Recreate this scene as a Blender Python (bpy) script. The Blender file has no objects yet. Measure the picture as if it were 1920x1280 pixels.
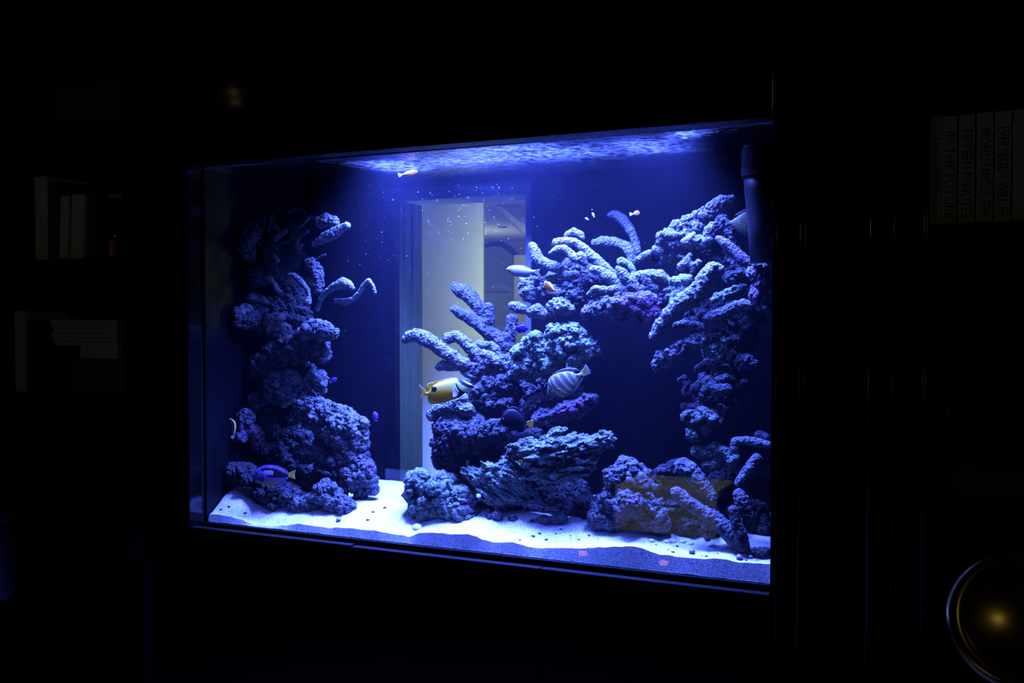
import bpy, bmesh, math, random
import numpy as np
from mathutils import Vector, Matrix, noise

# ------------------------------------------------------------------ camera
SC = bpy.context.scene
COL = SC.collection
F, D, EZ = 1867.0, 2.6, 1.5
YAW, PITCH = math.radians(24.8), math.radians(-1.47)
cam_data = bpy.data.cameras.new('camera')
cam_data.sensor_width = 36.0
cam_data.lens = F * 36.0 / 1920.0
cam_data.clip_start = 0.01
cam = bpy.data.objects.new('camera', cam_data)
COL.objects.link(cam)
cam.location = (0, -D, EZ)
cam.rotation_euler = (math.pi / 2 + PITCH, 0, YAW)
SC.camera = cam
CR = cam.rotation_euler.to_matrix()
CL = Vector(cam.location)
RIGHT, UP, FWD = CR @ Vector((1, 0, 0)), CR @ Vector((0, 1, 0)), CR @ Vector((0, 0, -1))

def ray(px, py):
    return CR @ Vector(((px - 960) / F, -(py - 640) / F, -1))
def at(px, py, Y):
    d = ray(px, py)
    return CL + d * ((Y + D) / d.y)
def at_dist(px, py, dist):
    return CL + ray(px, py) * dist
def pix(Y, px, py):                       # metres per pixel at that point
    d = ray(px, py)
    return (Y + D) / d.y / F

# ------------------------------------------------------------------ world, exposure, lamps
w = bpy.data.worlds.new('world'); SC.world = w; w.use_nodes = True
w.node_tree.nodes['Background'].inputs[0].default_value = (0.5, 0.55, 0.6, 1)
w.node_tree.nodes['Background'].inputs[1].default_value = 0.00001
vs = SC.view_settings
vs.view_transform = 'Standard'; vs.look = 'None'; vs.gamma = 1.0; vs.exposure = 0.0
vs.use_curve_mapping = False
SC.cycles.max_bounces = 8
SC.cycles.diffuse_bounces = 1
SC.cycles.glossy_bounces = 4
SC.cycles.transparent_max_bounces = 16
SC.cycles.volume_bounces = 0
SC.cycles.sample_clamp_indirect = 6.0
SC.cycles.use_denoising = True

XL, XR = -2.33, -0.466          # inside of the tank
ZB, ZT = 0.808, 1.991           # bottom of the sand, water line
TD = 0.55                       # depth of the tank

def lamp(name, kind, loc, aim, energy, color, size=None, size_y=None, spot=None, blend=0.4, spread=None):
    l = bpy.data.lights.new(name, kind); l.energy = energy; l.color = color
    if kind == 'AREA':
        l.shape = 'RECTANGLE'; l.size = size; l.size_y = size_y or size
        if spread: l.spread = math.radians(spread)
    else:
        l.shadow_soft_size = size or 0.03
    if kind == 'SPOT':
        l.spot_size = math.radians(spot); l.spot_blend = blend
    o = bpy.data.objects.new(name, l); COL.objects.link(o); o.location = loc
    v = Vector(aim) - Vector(loc)
    o.rotation_euler = v.to_track_quat('-Z', 'Y').to_euler()
    return o

BLUE = (0.068, 0.122, 1.0)
LAMP_Z = ZT + 0.075
lamp('reef_lamp_centre', 'AREA', (-1.30, 0.20, LAMP_Z), (-1.30, 0.20, 0), 390, BLUE, 0.60, 0.14)
lamp('reef_lamp_side', 'AREA', (-0.86, 0.20, LAMP_Z), (-0.82, 0.20, 0), 80, BLUE, 0.22, 0.14, spread=120)
lamp('reef_lamp_far', 'AREA', (-1.72, 0.22, LAMP_Z), (-1.80, 0.22, 0), 135, BLUE, 0.22, 0.14, spread=100)
lamp('reef_fill_front_right', 'AREA', (-0.72, 0.05, LAMP_Z), (-0.62, 0.10, 0.9), 30, BLUE, 0.14, 0.06, spread=70)  # added fill aimed at the lower right rods
lamp('reef_fill_front', 'AREA', (-1.25, 0.06, LAMP_Z), (-1.25, 0.14, 0.9), 56, BLUE, 0.30, 0.06, spread=90)  # added fill for the fronts of the centre rocks
# the passage seen through the window behind the tank
lamp('passage_lamp', 'AREA', at_dist(1002, 590, 3.93), at_dist(870, 590, 4.2), 3.6, (0.80, 1.0, 0.52), 0.08, 0.9)
# the dim room in front
lamp('room_lamp', 'SPOT', (-1.9, -2.7, 2.7), (-3.0, 0.0, 1.2), 2.2, (1.0, 1.0, 0.62), 0.1, spot=70)
lamp('room_lamp_right', 'SPOT', (1.2, -2.6, 2.7), (0.35, 0.0, 1.4), 1.3, (1.0, 0.96, 0.58), 0.1, spot=70)

# ------------------------------------------------------------------ materials
def newmat(name):
    m = bpy.data.materials.new(name); m.use_nodes = True
    nt = m.node_tree; nt.nodes.clear()
    return m, nt, nt.nodes, nt.links
def principled(name, color, rough=0.5, metal=0.0, spec=0.5, attr=None, emit=None, coat=0.0, bump=None, var=None, sss=None, trans=0):
    m, nt, N, L = newmat(name)
    o = N.new('ShaderNodeOutputMaterial'); b = N.new('ShaderNodeBsdfPrincipled')
    L.new(b.outputs[0], o.inputs[0])
    b.inputs['Base Color'].default_value = (*color, 1)
    b.inputs['Roughness'].default_value = rough
    b.inputs['Metallic'].default_value = metal
    b.inputs['Specular IOR Level'].default_value = spec
    b.inputs['Coat Weight'].default_value = coat
    if attr:
        a = N.new('ShaderNodeVertexColor'); a.layer_name = attr
        L.new(a.outputs[0], b.inputs['Base Color'])
    if emit:
        b.inputs['Emission Color'].default_value = (*emit[0], 1); b.inputs['Emission Strength'].default_value = emit[1]
    tc = N.new('ShaderNodeTexCoord')
    if var:                               # var = (second colour, scale)
        n = N.new('ShaderNodeTexNoise'); n.inputs['Scale'].default_value = var[1]; n.inputs['Detail'].default_value = 5
        r = N.new('ShaderNodeValToRGB'); r.color_ramp.elements[0].position = 0.38; r.color_ramp.elements[1].position = 0.66
        r.color_ramp.elements[0].color = (*color, 1); r.color_ramp.elements[1].color = (*var[0], 1)
        L.new(tc.outputs['Object'], n.inputs['Vector']); L.new(n.outputs[0], r.inputs[0]); L.new(r.outputs[0], b.inputs['Base Color'])
    if bump:                              # bump = (scale, strength, distance)
        n = N.new('ShaderNodeTexNoise'); n.inputs['Scale'].default_value = bump[0]; n.inputs['Detail'].default_value = 6
        bp = N.new('ShaderNodeBump'); bp.inputs['Strength'].default_value = bump[1]; bp.inputs['Distance'].default_value = bump[2]
        L.new(tc.outputs['Object'], n.inputs['Vector']); L.new(n.outputs[0], bp.inputs['Height']); L.new(bp.outputs[0], b.inputs['Normal'])
    if sss:
        b.inputs['Subsurface Weight'].default_value = sss[0]; b.inputs['Subsurface Radius'].default_value = sss[1]
        b.inputs['Subsurface Scale'].default_value = sss[2]
    return m

def rock_material(name, c1, c2, c3, amount):
    """grey reef rock: two greys in patches, c3 = coralline crust covering `amount` of it, pits and grit as bump"""
    m, nt, N, L = newmat(name)
    o = N.new('ShaderNodeOutputMaterial'); b = N.new('ShaderNodeBsdfPrincipled'); L.new(b.outputs[0], o.inputs[0])
    b.inputs['Roughness'].default_value = 0.75; b.inputs['Specular IOR Level'].default_value = 0.25
    tc = N.new('ShaderNodeTexCoord')
    n1 = N.new('ShaderNodeTexNoise'); n1.inputs['Scale'].default_value = 60; n1.inputs['Detail'].default_value = 6; n1.inputs['Roughness'].default_value = 0.7
    r1 = N.new('ShaderNodeValToRGB'); r1.color_ramp.elements[0].position = 0.36; r1.color_ramp.elements[1].position = 0.66
    r1.color_ramp.elements[0].color = (*c1, 1); r1.color_ramp.elements[1].color = (*c2, 1)
    n2 = N.new('ShaderNodeTexNoise'); n2.inputs['Scale'].default_value = 14; n2.inputs['Detail'].default_value = 3
    r2 = N.new('ShaderNodeValToRGB'); r2.color_ramp.elements[0].position = 0.75 - 0.45 * amount; r2.color_ramp.elements[1].position = 0.83 - 0.45 * amount
    mx = N.new('ShaderNodeMix'); mx.data_type = 'RGBA'
    for n in (n1, n2): L.new(tc.outputs['Object'], n.inputs['Vector'])
    L.new(n1.outputs[0], r1.inputs[0]); L.new(n2.outputs[0], r2.inputs[0])
    L.new(r2.outputs[0], mx.inputs[0]); L.new(r1.outputs[0], mx.inputs[6]); mx.inputs[7].default_value = (*c3, 1)
    L.new(mx.outputs[2], b.inputs['Base Color'])
    v = N.new('ShaderNodeTexVoronoi'); v.inputs['Scale'].default_value = 150
    n3 = N.new('ShaderNodeTexNoise'); n3.inputs['Scale'].default_value = 260; n3.inputs['Detail'].default_value = 4
    for n in (v, n3): L.new(tc.outputs['Object'], n.inputs['Vector'])
    ad = N.new('ShaderNodeMath'); ad.operation = 'ADD'
    L.new(v.outputs['Distance'], ad.inputs[0]); L.new(n3.outputs[0], ad.inputs[1])
    bp = N.new('ShaderNodeBump'); bp.inputs['Strength'].default_value = 0.9; bp.inputs['Distance'].default_value = 0.006
    L.new(ad.outputs[0], bp.inputs['Height']); L.new(bp.outputs[0], b.inputs['Normal'])
    return m

M = {}
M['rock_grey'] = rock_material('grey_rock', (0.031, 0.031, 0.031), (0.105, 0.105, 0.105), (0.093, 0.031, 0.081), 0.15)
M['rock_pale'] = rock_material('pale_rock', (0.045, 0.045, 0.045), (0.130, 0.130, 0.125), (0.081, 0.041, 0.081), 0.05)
M['rock_dark_and_shaded'] = rock_material('dark_and_shaded_rock', (0.010, 0.010, 0.011), (0.042, 0.042, 0.043), (0.028, 0.014, 0.028), 0.2)  # dark rock; its colour also carries shade for cave and backlit pieces
M['rock_green'] = rock_material('greenish_rock', (0.048, 0.068, 0.050), (0.150, 0.190, 0.145), (0.120, 0.045, 0.095), 0.22)
M['rock_purple'] = rock_material('purple_crusted_rock', (0.028, 0.023, 0.028), (0.093, 0.081, 0.096), (0.105, 0.041, 0.093), 0.42)
M['black'] = principled('black_lacquer', (0.006, 0.006, 0.006), 0.07, spec=0.4)
M['black_matt'] = principled('black_board', (0.006, 0.006, 0.006), 0.6, spec=0.2)
M['black_trim'] = principled('black_plastic', (0.008, 0.008, 0.008), 0.5, spec=0.3)
M['ledge'] = principled('dark_door_edge', (0.016, 0.014, 0.016), 0.5, spec=0.3)
M['pipe'] = principled('dark_pipe', (0.004, 0.004, 0.004), 0.45, spec=0.2)
M['panel'] = principled('dark_blue_acrylic', (0.0005, 0.0006, 0.0009), 0.45, spec=0.03)
M['end'] = principled('dark_end_acrylic', (0.002, 0.002, 0.003), 0.4, spec=0.1)
M['steel'] = principled('polished_trim', (0.22, 0.22, 0.20), 0.10, metal=1.0)
M['brass'] = principled('brass', (0.72, 0.48, 0.12), 0.28, metal=1.0)
M['cream'] = principled('cream_plaster', (0.72, 0.72, 0.60), 0.8, spec=0.2, bump=(30, 0.1, 0.002))
M['cream_wood'] = principled('pale_painted_wood', (0.40, 0.44, 0.42), 0.6, spec=0.2)
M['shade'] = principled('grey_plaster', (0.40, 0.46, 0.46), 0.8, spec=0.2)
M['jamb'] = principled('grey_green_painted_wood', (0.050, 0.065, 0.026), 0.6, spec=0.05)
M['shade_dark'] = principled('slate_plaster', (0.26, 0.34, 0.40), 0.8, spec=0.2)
M['blue_frame'] = principled('painted_window_frame', (0.05, 0.06, 0.10), 0.5, spec=0.2)
M['vc'] = principled('fish_skin', (1, 1, 1), 0.5, attr='Col', spec=0.12)
M['fin'] = principled('fish_fin', (1, 1, 1), 0.5, attr='Col', spec=0.3)
M['eye'] = principled('fish_eye', (0.01, 0.01, 0.012), 0.1)
M['paper'] = principled('white_book', (0.62, 0.63, 0.55), 0.6, spec=0.2)
M['paper2'] = principled('ivory_book', (0.50, 0.50, 0.36), 0.6, spec=0.2)
M['oxblood'] = principled('brown_book', (0.16, 0.07, 0.05), 0.6)
M['charcoal'] = principled('charcoal_book', (0.05, 0.05, 0.06), 0.6)
M['orange'] = principled('orange_glass', (0.85, 0.26, 0.03), 0.3)
M['ink'] = principled('spine_ink', (0.03, 0.03, 0.03), 0.7)
M['shell'] = principled('striped_shell', (0.25, 0.22, 0.25), 0.4, var=((0.02, 0.02, 0.025), 120))
M['shell_pale'] = principled('pale_shell', (0.42, 0.42, 0.42), 0.5, var=((0.60, 0.60, 0.60), 60))
M['speck'] = principled('floating_speck', (0.6, 0.6, 0.6), 0.7)

# sand: bright grains with dark specks, light soaks a little way into it
def sand_material():
    m, nt, N, L = newmat('white_sand')
    o = N.new('ShaderNodeOutputMaterial'); b = N.new('ShaderNodeBsdfPrincipled'); L.new(b.outputs[0], o.inputs[0])
    b.inputs['Roughness'].default_value = 0.9; b.inputs['Specular IOR Level'].default_value = 0.1
    tc = N.new('ShaderNodeTexCoord')
    n = N.new('ShaderNodeTexNoise'); n.inputs['Scale'].default_value = 330; n.inputs['Detail'].default_value = 3
    r = N.new('ShaderNodeValToRGB'); r.color_ramp.elements[0].position = 0.33; r.color_ramp.elements[1].position = 0.52
    r.color_ramp.elements[0].color = (0.10, 0.10, 0.10, 1); r.color_ramp.elements[1].color = (0.55, 0.55, 0.53, 1)
    L.new(tc.outputs['Object'], n.inputs['Vector']); L.new(n.outputs[0], r.inputs[0]); L.new(r.outputs[0], b.inputs['Base Color'])
    bp = N.new('ShaderNodeBump'); bp.inputs['Strength'].default_value = 0.3; bp.inputs['Distance'].default_value = 0.002
    L.new(n.outputs[0], bp.inputs['Height']); L.new(bp.outputs[0], b.inputs['Normal'])
    b.inputs['Subsurface Weight'].default_value = 0.0
    b.inputs['Subsurface Radius'].default_value = (0.7, 0.8, 1.0)
    b.inputs['Subsurface Scale'].default_value = 0.035
    return m
M['sand'] = sand_material()

# clear panes: mostly straight through, a mirror part by Fresnel
def pane_material(name, ior, tint=(1, 1, 1)):
    m, nt, N, L = newmat(name)
    o = N.new('ShaderNodeOutputMaterial')
    t = N.new('ShaderNodeBsdfTransparent'); t.inputs[0].default_value = (*tint, 1)
    g = N.new('ShaderNodeBsdfGlossy'); g.inputs['Roughness'].default_value = 0.01
    fr = N.new('ShaderNodeFresnel'); fr.inputs[0].default_value = ior
    # both faces of the thin pane are counted on the face that is met first
    ge = N.new('ShaderNodeNewGeometry'); iv = N.new('ShaderNodeMath'); iv.operation = 'SUBTRACT'; iv.inputs[0].default_value = 1.0
    L.new(ge.outputs['Backfacing'], iv.inputs[1])
    tw = N.new('ShaderNodeMath'); tw.operation = 'MULTIPLY'; tw.inputs[1].default_value = 1.8; tw.use_clamp = True; L.new(fr.outputs[0], tw.inputs[0])
    m1 = N.new('ShaderNodeMath'); m1.operation = 'MULTIPLY'; L.new(iv.outputs[0], m1.inputs[0]); L.new(tw.outputs[0], m1.inputs[1])
    mx = N.new('ShaderNodeMixShader')
    L.new(m1.outputs[0], mx.inputs[0]); L.new(t.outputs[0], mx.inputs[1]); L.new(g.outputs[0], mx.inputs[2]); L.new(mx.outputs[0], o.inputs[0])
    return m
M['pane'] = pane_material('clear_pane', 1.46, (0.97, 0.985, 0.98))
M['pane_edge'] = principled('pane_edge', (0.20, 0.26, 0.24), 0.15)

# water: thin blue haze inside; the rippled top mirrors the tank when seen from below
def water_material():
    m, nt, N, L = newmat('sea_water')
    o = N.new('ShaderNodeOutputMaterial')
    t = N.new('ShaderNodeBsdfTransparent')
    g = N.new('ShaderNodeBsdfGlossy'); g.inputs['Roughness'].default_value = 0.02
    fr = N.new('ShaderNodeFresnel'); fr.inputs[0].default_value = 1.33
    ge = N.new('ShaderNodeNewGeometry'); sp = N.new('ShaderNodeSeparateXYZ'); L.new(ge.outputs['True Normal'], sp.inputs[0])
    ab = N.new('ShaderNodeMath'); ab.operation = 'ABSOLUTE'; L.new(sp.outputs[2], ab.inputs[0])
    gt = N.new('ShaderNodeMath'); gt.operation = 'GREATER_THAN'; gt.inputs[1].default_value = 0.5; L.new(ab.outputs[0], gt.inputs[0])
    mu = N.new('ShaderNodeMath'); mu.operation = 'MULTIPLY'; L.new(gt.outputs[0], mu.inputs[0]); L.new(fr.outputs[0], mu.inputs[1])
    tc = N.new('ShaderNodeTexCoord')
    n = N.new('ShaderNodeTexNoise'); n.inputs['Scale'].default_value = 38; n.inputs['Detail'].default_value = 3; n.inputs['Roughness'].default_value = 0.6
    L.new(tc.outputs['Object'], n.inputs['Vector'])
    bp = N.new('ShaderNodeBump'); bp.inputs['Strength'].default_value = 1.0; bp.inputs['Distance'].default_value = 0.008
    L.new(n.outputs[0], bp.inputs['Height']); L.new(bp.outputs[0], g.inputs['Normal'])
    mx = N.new('ShaderNodeMixShader')
    L.new(mu.outputs[0], mx.inputs[0]); L.new(t.outputs[0], mx.inputs[1]); L.new(g.outputs[0], mx.inputs[2])
    # a thin film of froth on the surface scatters a little of the lamp light
    tl = N.new('ShaderNodeBsdfTranslucent'); tl.inputs[0].default_value = (0.8, 0.8, 0.8, 1)
    n2 = N.new('ShaderNodeTexNoise'); n2.inputs['Scale'].default_value = 55; n2.inputs['Detail'].default_value = 4
    L.new(tc.outputs['Object'], n2.inputs['Vector'])
    mr = N.new('ShaderNodeMapRange'); mr.inputs[1].default_value = 0.40; mr.inputs[2].default_value = 0.72; mr.inputs[3].default_value = 0.0006; mr.inputs[4].default_value = 0.010
    L.new(n2.outputs[0], mr.inputs[0])
    m3 = N.new('ShaderNodeMath'); m3.operation = 'MULTIPLY'; L.new(mr.outputs[0], m3.inputs[0]); L.new(gt.outputs[0], m3.inputs[1])
    mx2 = N.new('ShaderNodeMixShader'); L.new(m3.outputs[0], mx2.inputs[0]); L.new(mx.outputs[0], mx2.inputs[1]); L.new(tl.outputs[0], mx2.inputs[2])
    L.new(mx2.outputs[0], o.inputs[0])
    v = N.new('ShaderNodeVolumePrincipled')
    v.inputs['Color'].default_value = (0.62, 0.66, 1.0, 1); v.inputs['Density'].default_value = 0.0105; v.inputs['Anisotropy'].default_value = 0.2
    va = N.new('ShaderNodeVolumeAbsorption'); va.inputs['Color'].default_value = (0, 0, 0, 1); va.inputs['Density'].default_value = 0.25
    av = N.new('ShaderNodeAddShader'); L.new(v.outputs[0], av.inputs[0]); L.new(va.outputs[0], av.inputs[1])
    L.new(av.outputs[0], o.inputs['Volume'])
    return m
M['water'] = water_material()

# ------------------------------------------------------------------ helpers
def finish(o, label=None, cat=None, group=None, kind=None):
    if label: o['label'] = label
    if cat: o['category'] = cat
    if group: o['group'] = group
    if kind: o['kind'] = kind
    return o
def empty(name, loc, label, cat, group=None):
    o = bpy.data.objects.new(name, None); COL.objects.link(o); o.location = loc; o.empty_display_size = 0.05
    return finish(o, label, cat, group)
def link_mesh(name, me, mat, parent=None, loc=None, smooth=False):
    o = bpy.data.objects.new(name, me); COL.objects.link(o)
    if mat: me.materials.append(mat)
    if smooth:
        me.polygons.foreach_set('use_smooth', [True] * len(me.polygons))
    if parent:
        o.parent = parent
        if loc is not None: o.location = loc
    elif loc is not None:
        o.location = loc
    return o
def bm_obj(name, bm, mat, parent=None, smooth=False, loc=None):
    me = bpy.data.meshes.new(name); bm.normal_update(); bm.to_mesh(me); bm.free()
    return link_mesh(name, me, mat, parent, loc, smooth)
def add_box(bm, lo, hi, bevel=0.0):
    r = bmesh.ops.create_cube(bm, size=1.0)
    vs_ = r['verts']
    for v in vs_:
        v.co = Vector([lo[i] + (v.co[i] + 0.5) * (hi[i] - lo[i]) for i in range(3)])
    if bevel:
        es = list({e for v in vs_ for e in v.link_edges})
        bmesh.ops.bevel(bm, geom=es, offset=bevel, segments=2, affect='EDGES', profile=0.5)
def box(name, lo, hi, mat, parent=None, bevel=0.0, origin=(0, 0, 0)):
    bm = bmesh.new(); o = Vector(origin)
    lo2 = [min(a, b) - c for a, b, c in zip(lo, hi, o)]; hi2 = [max(a, b) - c for a, b, c in zip(lo, hi, o)]
    add_box(bm, lo2, hi2, bevel)
    return bm_obj(name, bm, mat, parent)
def add_lathe(bm, prof, seg=32, axis=Vector((0, 0, 1)), origin=Vector((0, 0, 0))):
    q = Vector((0, 0, 1)).rotation_difference(axis)
    rings = []
    for r, z in prof:
        rings.append([bm.verts.new(origin + q @ Vector((max(r, 1e-5) * math.cos(2 * math.pi * k / seg), max(r, 1e-5) * math.sin(2 * math.pi * k / seg), z))) for k in range(seg)])
    for a, b in zip(rings, rings[1:]):
        for k in range(seg):
            bm.faces.new((a[k], a[(k + 1) % seg], b[(k + 1) % seg], b[k]))
    for ring, flip in ((rings[0], True), (rings[-1], False)):
        bm.faces.new(ring[::-1] if flip else ring)
def add_prism(bm, pts, thick):
    """polygon pts (world vectors) pushed along the vector thick"""
    a = [bm.verts.new(p) for p in pts]; b = [bm.verts.new(p + thick) for p in pts]
    n = len(a)
    bm.faces.new(a); bm.faces.new(b[::-1])
    for k in range(n): bm.faces.new((a[(k + 1) % n], a[k], b[k], b[(k + 1) % n]))
    bmesh.ops.recalc_face_normals(bm, faces=bm.faces[:])
def tube(bm, pts, radii, seg=8):
    rings = []
    for i, p in enumerate(pts):
        t = (pts[min(i + 1, len(pts) - 1)] - pts[max(i - 1, 0)]).normalized()
        u = t.orthogonal().normalized(); vv = t.cross(u)
        rings.append([bm.verts.new(p + (u * math.cos(2 * math.pi * k / seg) + vv * math.sin(2 * math.pi * k / seg)) * radii[i]) for k in range(seg)])
    for a, b in zip(rings, rings[1:]):
        best = min(range(seg), key=lambda s: sum((a[k].co - b[(k + s) % seg].co).length for k in range(seg)))
        for k in range(seg):
            bm.faces.new((a[k], a[(k + 1) % seg], b[(k + 1 + best) % seg], b[(k + best) % seg]))
    bm.faces.new(rings[0][::-1]); bm.faces.new(rings[-1])
    bmesh.ops.recalc_face_normals(bm, faces=bm.faces[:])

# ------------------------------------------------------------------ the wall and the room
WF = -0.073                              # front face of the wall
def P(px, py, Y=WF): return at(px, py, Y)
ZW0, ZW1 = 0.0, 3.0
zdoor = 0.797                            # top of the cabinet doors under the tank
x_left_case = P(229, 600).x; x_right_case = P(1741, 600).x
x_seam_top = P(1024, 80).x
# fascia above the tank in three panels, pilasters left and right
wall = bpy.data.objects.new('wall_front', None); COL.objects.link(wall); wall['kind'] = 'structure'
xs = [XL - 0.012, P(702, 150).x, x_seam_top, XR + 0.012]
for a, b in zip(xs, xs[1:]):
    box('fascia_panel', (a + 0.0012, WF, ZT + 0.004), (b - 0.0012, WF + 0.05, ZW1), M['black'], wall, 0.001)
box('soffit', (XL - 0.012, WF + 0.002, ZT + 0.002), (XR + 0.012, -0.016, ZT + 0.012), M['black_trim'], wall)
box('pilaster', (x_left_case + 0.026, WF, 0), (XL - 0.012, 0.0, ZW1), M['black'], wall, 0.001)
box('pilaster', (XR + 0.012, WF, 0), (x_right_case - 0.026, 0.0, ZW1), M['black'], wall, 0.001)
# cover of the lamp hood so no light leaves upwards
box('hood', (XL - 0.2, WF + 0.05, ZT + 0.30), (XR + 0.2, TD + 0.1, ZT + 0.33), M['black_matt'], wall)
box('seam_backing', (XL - 0.03, WF + 0.051, ZT + 0.012), (XR - 0.03, WF + 0.055, ZT + 0.30), M['black_matt'], wall)  # unseen board added to stop lamp light leaking through the fascia seams
box('hood_end', (XL - 0.06, -0.0, ZT + 0.02), (XL - 0.03, TD + 0.05, ZT + 0.30), M['black_matt'], wall)
box('hood_end', (XR + 0.03, -0.0, ZT + 0.02), (XR + 0.06, TD + 0.05, ZT + 0.30), M['black_matt'], wall)
box('hood_back', (XL - 0.06, TD + 0.03, ZT + 0.02), (XR + 0.06, TD + 0.05, ZT + 0.30), M['black_matt'], wall)
# floor, ceiling, far walls of the room (almost lost in the dark)
for nm, lo, hi, mt in (('floor', (-5.5, -5.2, -0.05), (3.0, 0.6, 0.0), M['black_matt']), ('ceiling', (-5.5, -5.2, 3.0), (3.0, 0.0, 3.05), M['black_matt']),
                       ('wall_back', (-5.5, -5.25, 0), (3.0, -5.2, 3.0), M['black_matt']), ('wall_left', (-5.55, -5.2, 0), (-5.5, 0.6, 3.0), M['black_matt']),
                       ('wall_right', (3.0, -5.2, 0), (3.05, 0.6, 3.0), M['black_matt'])):
    finish(box(nm, lo, hi, mt), kind='structure')
# thin metal strips on the right pilaster
for k, (px, wpx) in enumerate(((1456, 2.2), (1499, 3.0), (1509, 1.6), (1630, 4.5), (1675, 2.2), (1731, 2.0), (1736, 2.0))):
    bm = bmesh.new(); c = P(px, 600)
    add_lathe(bm, [(wpx * 0.5 * pix(WF, px, 600), 0.0), (wpx * 0.5 * pix(WF, px, 600), 2.998)], 16, origin=Vector((c.x, WF - 0.001, 0.001)))
    finish(bm_obj('trim_%d' % (k + 1), bm, M['steel'], smooth=True), kind='structure')

# cabinet under the tank: carcass and doors whose top edges catch the blue light
cab = empty('aquarium_cabinet', (-1.4, 0.2, 0), 'black lacquered cabinet with handleless doors carrying the fish tank', 'cabinet')
box('carcass', (XL - 0.01, WF + 0.03, 0.0), (XR + 0.01, TD + 0.02, zdoor - 0.012), M['black_matt'], cab, origin=cab.location)
dx = [XL - 0.010, P(657, 1020).x, P(1012, 1060).x, XR + 0.010]
for k, (a, b) in enumerate(zip(dx, dx[1:])):
    zt = zdoor + (0.004 if k == 0 else 0.0)
    dr = box('door', (a + 0.0022, WF - 0.0, 0.06), (b - 0.0022, WF + 0.028, zt), M['black'], cab, 0.001, origin=cab.location)
    box('door_edge', (a + 0.0022, WF + 0.001, zt), (b - 0.0022, WF + 0.027, zt + 0.0015), M['ledge'], dr, origin=cab.location)
bm = bmesh.new()
add_box(bm, Vector((dx[2] + 0.075, WF - 0.0045, 0.10)) - Vector(cab.location), Vector((dx[3] - 0.075, WF + 0.002, 0.70)) - Vector(cab.location), 0.0015)
bm_obj('door_panel', bm, M['black'], cab)

# ------------------------------------------------------------------ the aquarium
tank = empty('aquarium', ((XL + XR) / 2, TD / 2, ZB), 'large built in saltwater fish tank glowing blue in a black wall', 'aquarium')
def tbox(name, lo, hi, mat, bevel=0.0): return box(name, lo, hi, mat, tank, bevel, origin=tank.location)
tbox('front_pane', (XL - 0.008, -0.014, ZB - 0.006), (XR + 0.008, -0.002, ZT + 0.03), M['pane'])
tbox('pane_edge', (XR + 0.0015, -0.014, ZB - 0.006), (XR + 0.0045, 0.001, ZT + 0.03), M['pane_edge'])
tbox('end_panel', (XL - 0.012, -0.002, ZB - 0.01), (XL - 0.002, TD + 0.02, ZT + 0.03), M['end'])
tbox('end_panel', (XR + 0.006, -0.002, ZB - 0.01), (XR + 0.014, TD + 0.02, ZT + 0.03), M['end'])
tbox('bottom_panel', (XL - 0.01, -0.014, ZB - 0.014), (XR + 0.01, TD + 0.02, ZB - 0.002), M['black_trim'])
tbox('bottom_seal', (XL - 0.01, -0.020, ZB - 0.012), (XR + 0.01, -0.0142, ZB + 0.001), M['black_trim'])
# back: dark blue panels either side of a window that looks through to a passage
wx0, wx1 = at(719, 600, TD).x, at(996, 600, TD).x
wz1 = at(990, 336, TD).z
tbox('back_panel', (XL - 0.01, TD, ZB - 0.01), (wx0, TD + 0.02, ZT + 0.03), M['panel'])
tbox('back_panel', (wx1, TD, ZB - 0.01), (XR + 0.01, TD + 0.02, ZT + 0.03), M['panel'])
tbox('back_panel', (wx0, TD, wz1), (wx1, TD + 0.02, ZT + 0.03), M['panel'])
tbox('back_pane', (wx0, TD + 0.004, ZB - 0.01), (wx1, TD + 0.012, wz1), M['pane'])
# window frame behind the back pane
fz = at(980, 361, TD).z; fx1 = at(980.5, 600, TD).x; fx0 = at(734, 600, TD).x
win = bpy.data.objects.new('window_1', None); COL.objects.link(win); win['kind'] = 'structure'
box('window_frame', (fx1, TD + 0.0215, ZB), (wx1 + 0.02, TD + 0.06, wz1 + 0.01), M['blue_frame'], win, 0.002)
box('window_frame', (wx0 - 0.03, TD + 0.0215, fz), (fx1, TD + 0.06, wz1 + 0.01), M['blue_frame'], win, 0.002)
box('window_frame', (wx0 - 0.03, TD + 0.0215, ZB), (fx0, TD + 0.06, fz), M['panel'], win, 0.002)
jd = TD + 0.06
for k in range(6):                       # moulded left jamb of the opening
    y0 = jd + 0.17 * k / 6; y1 = jd + 0.17 * (k + 1) / 6 - (0.002 if k % 2 else 0.006)
    box('jamb_moulding', (fx0 - 0.05, y0, ZB - 0.1), (fx0 + (0.0, 0.006, 0.002, 0.008, 0.003, 0.0)[k], y1, fz + 0.1), M['jamb'], win, 0.0015)
box('jamb_head', (fx0 - 0.05, jd, fz + 0.002), (wx1 + 0.1, jd + 0.17, fz + 0.03), M['cream_wood'], win)

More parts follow.
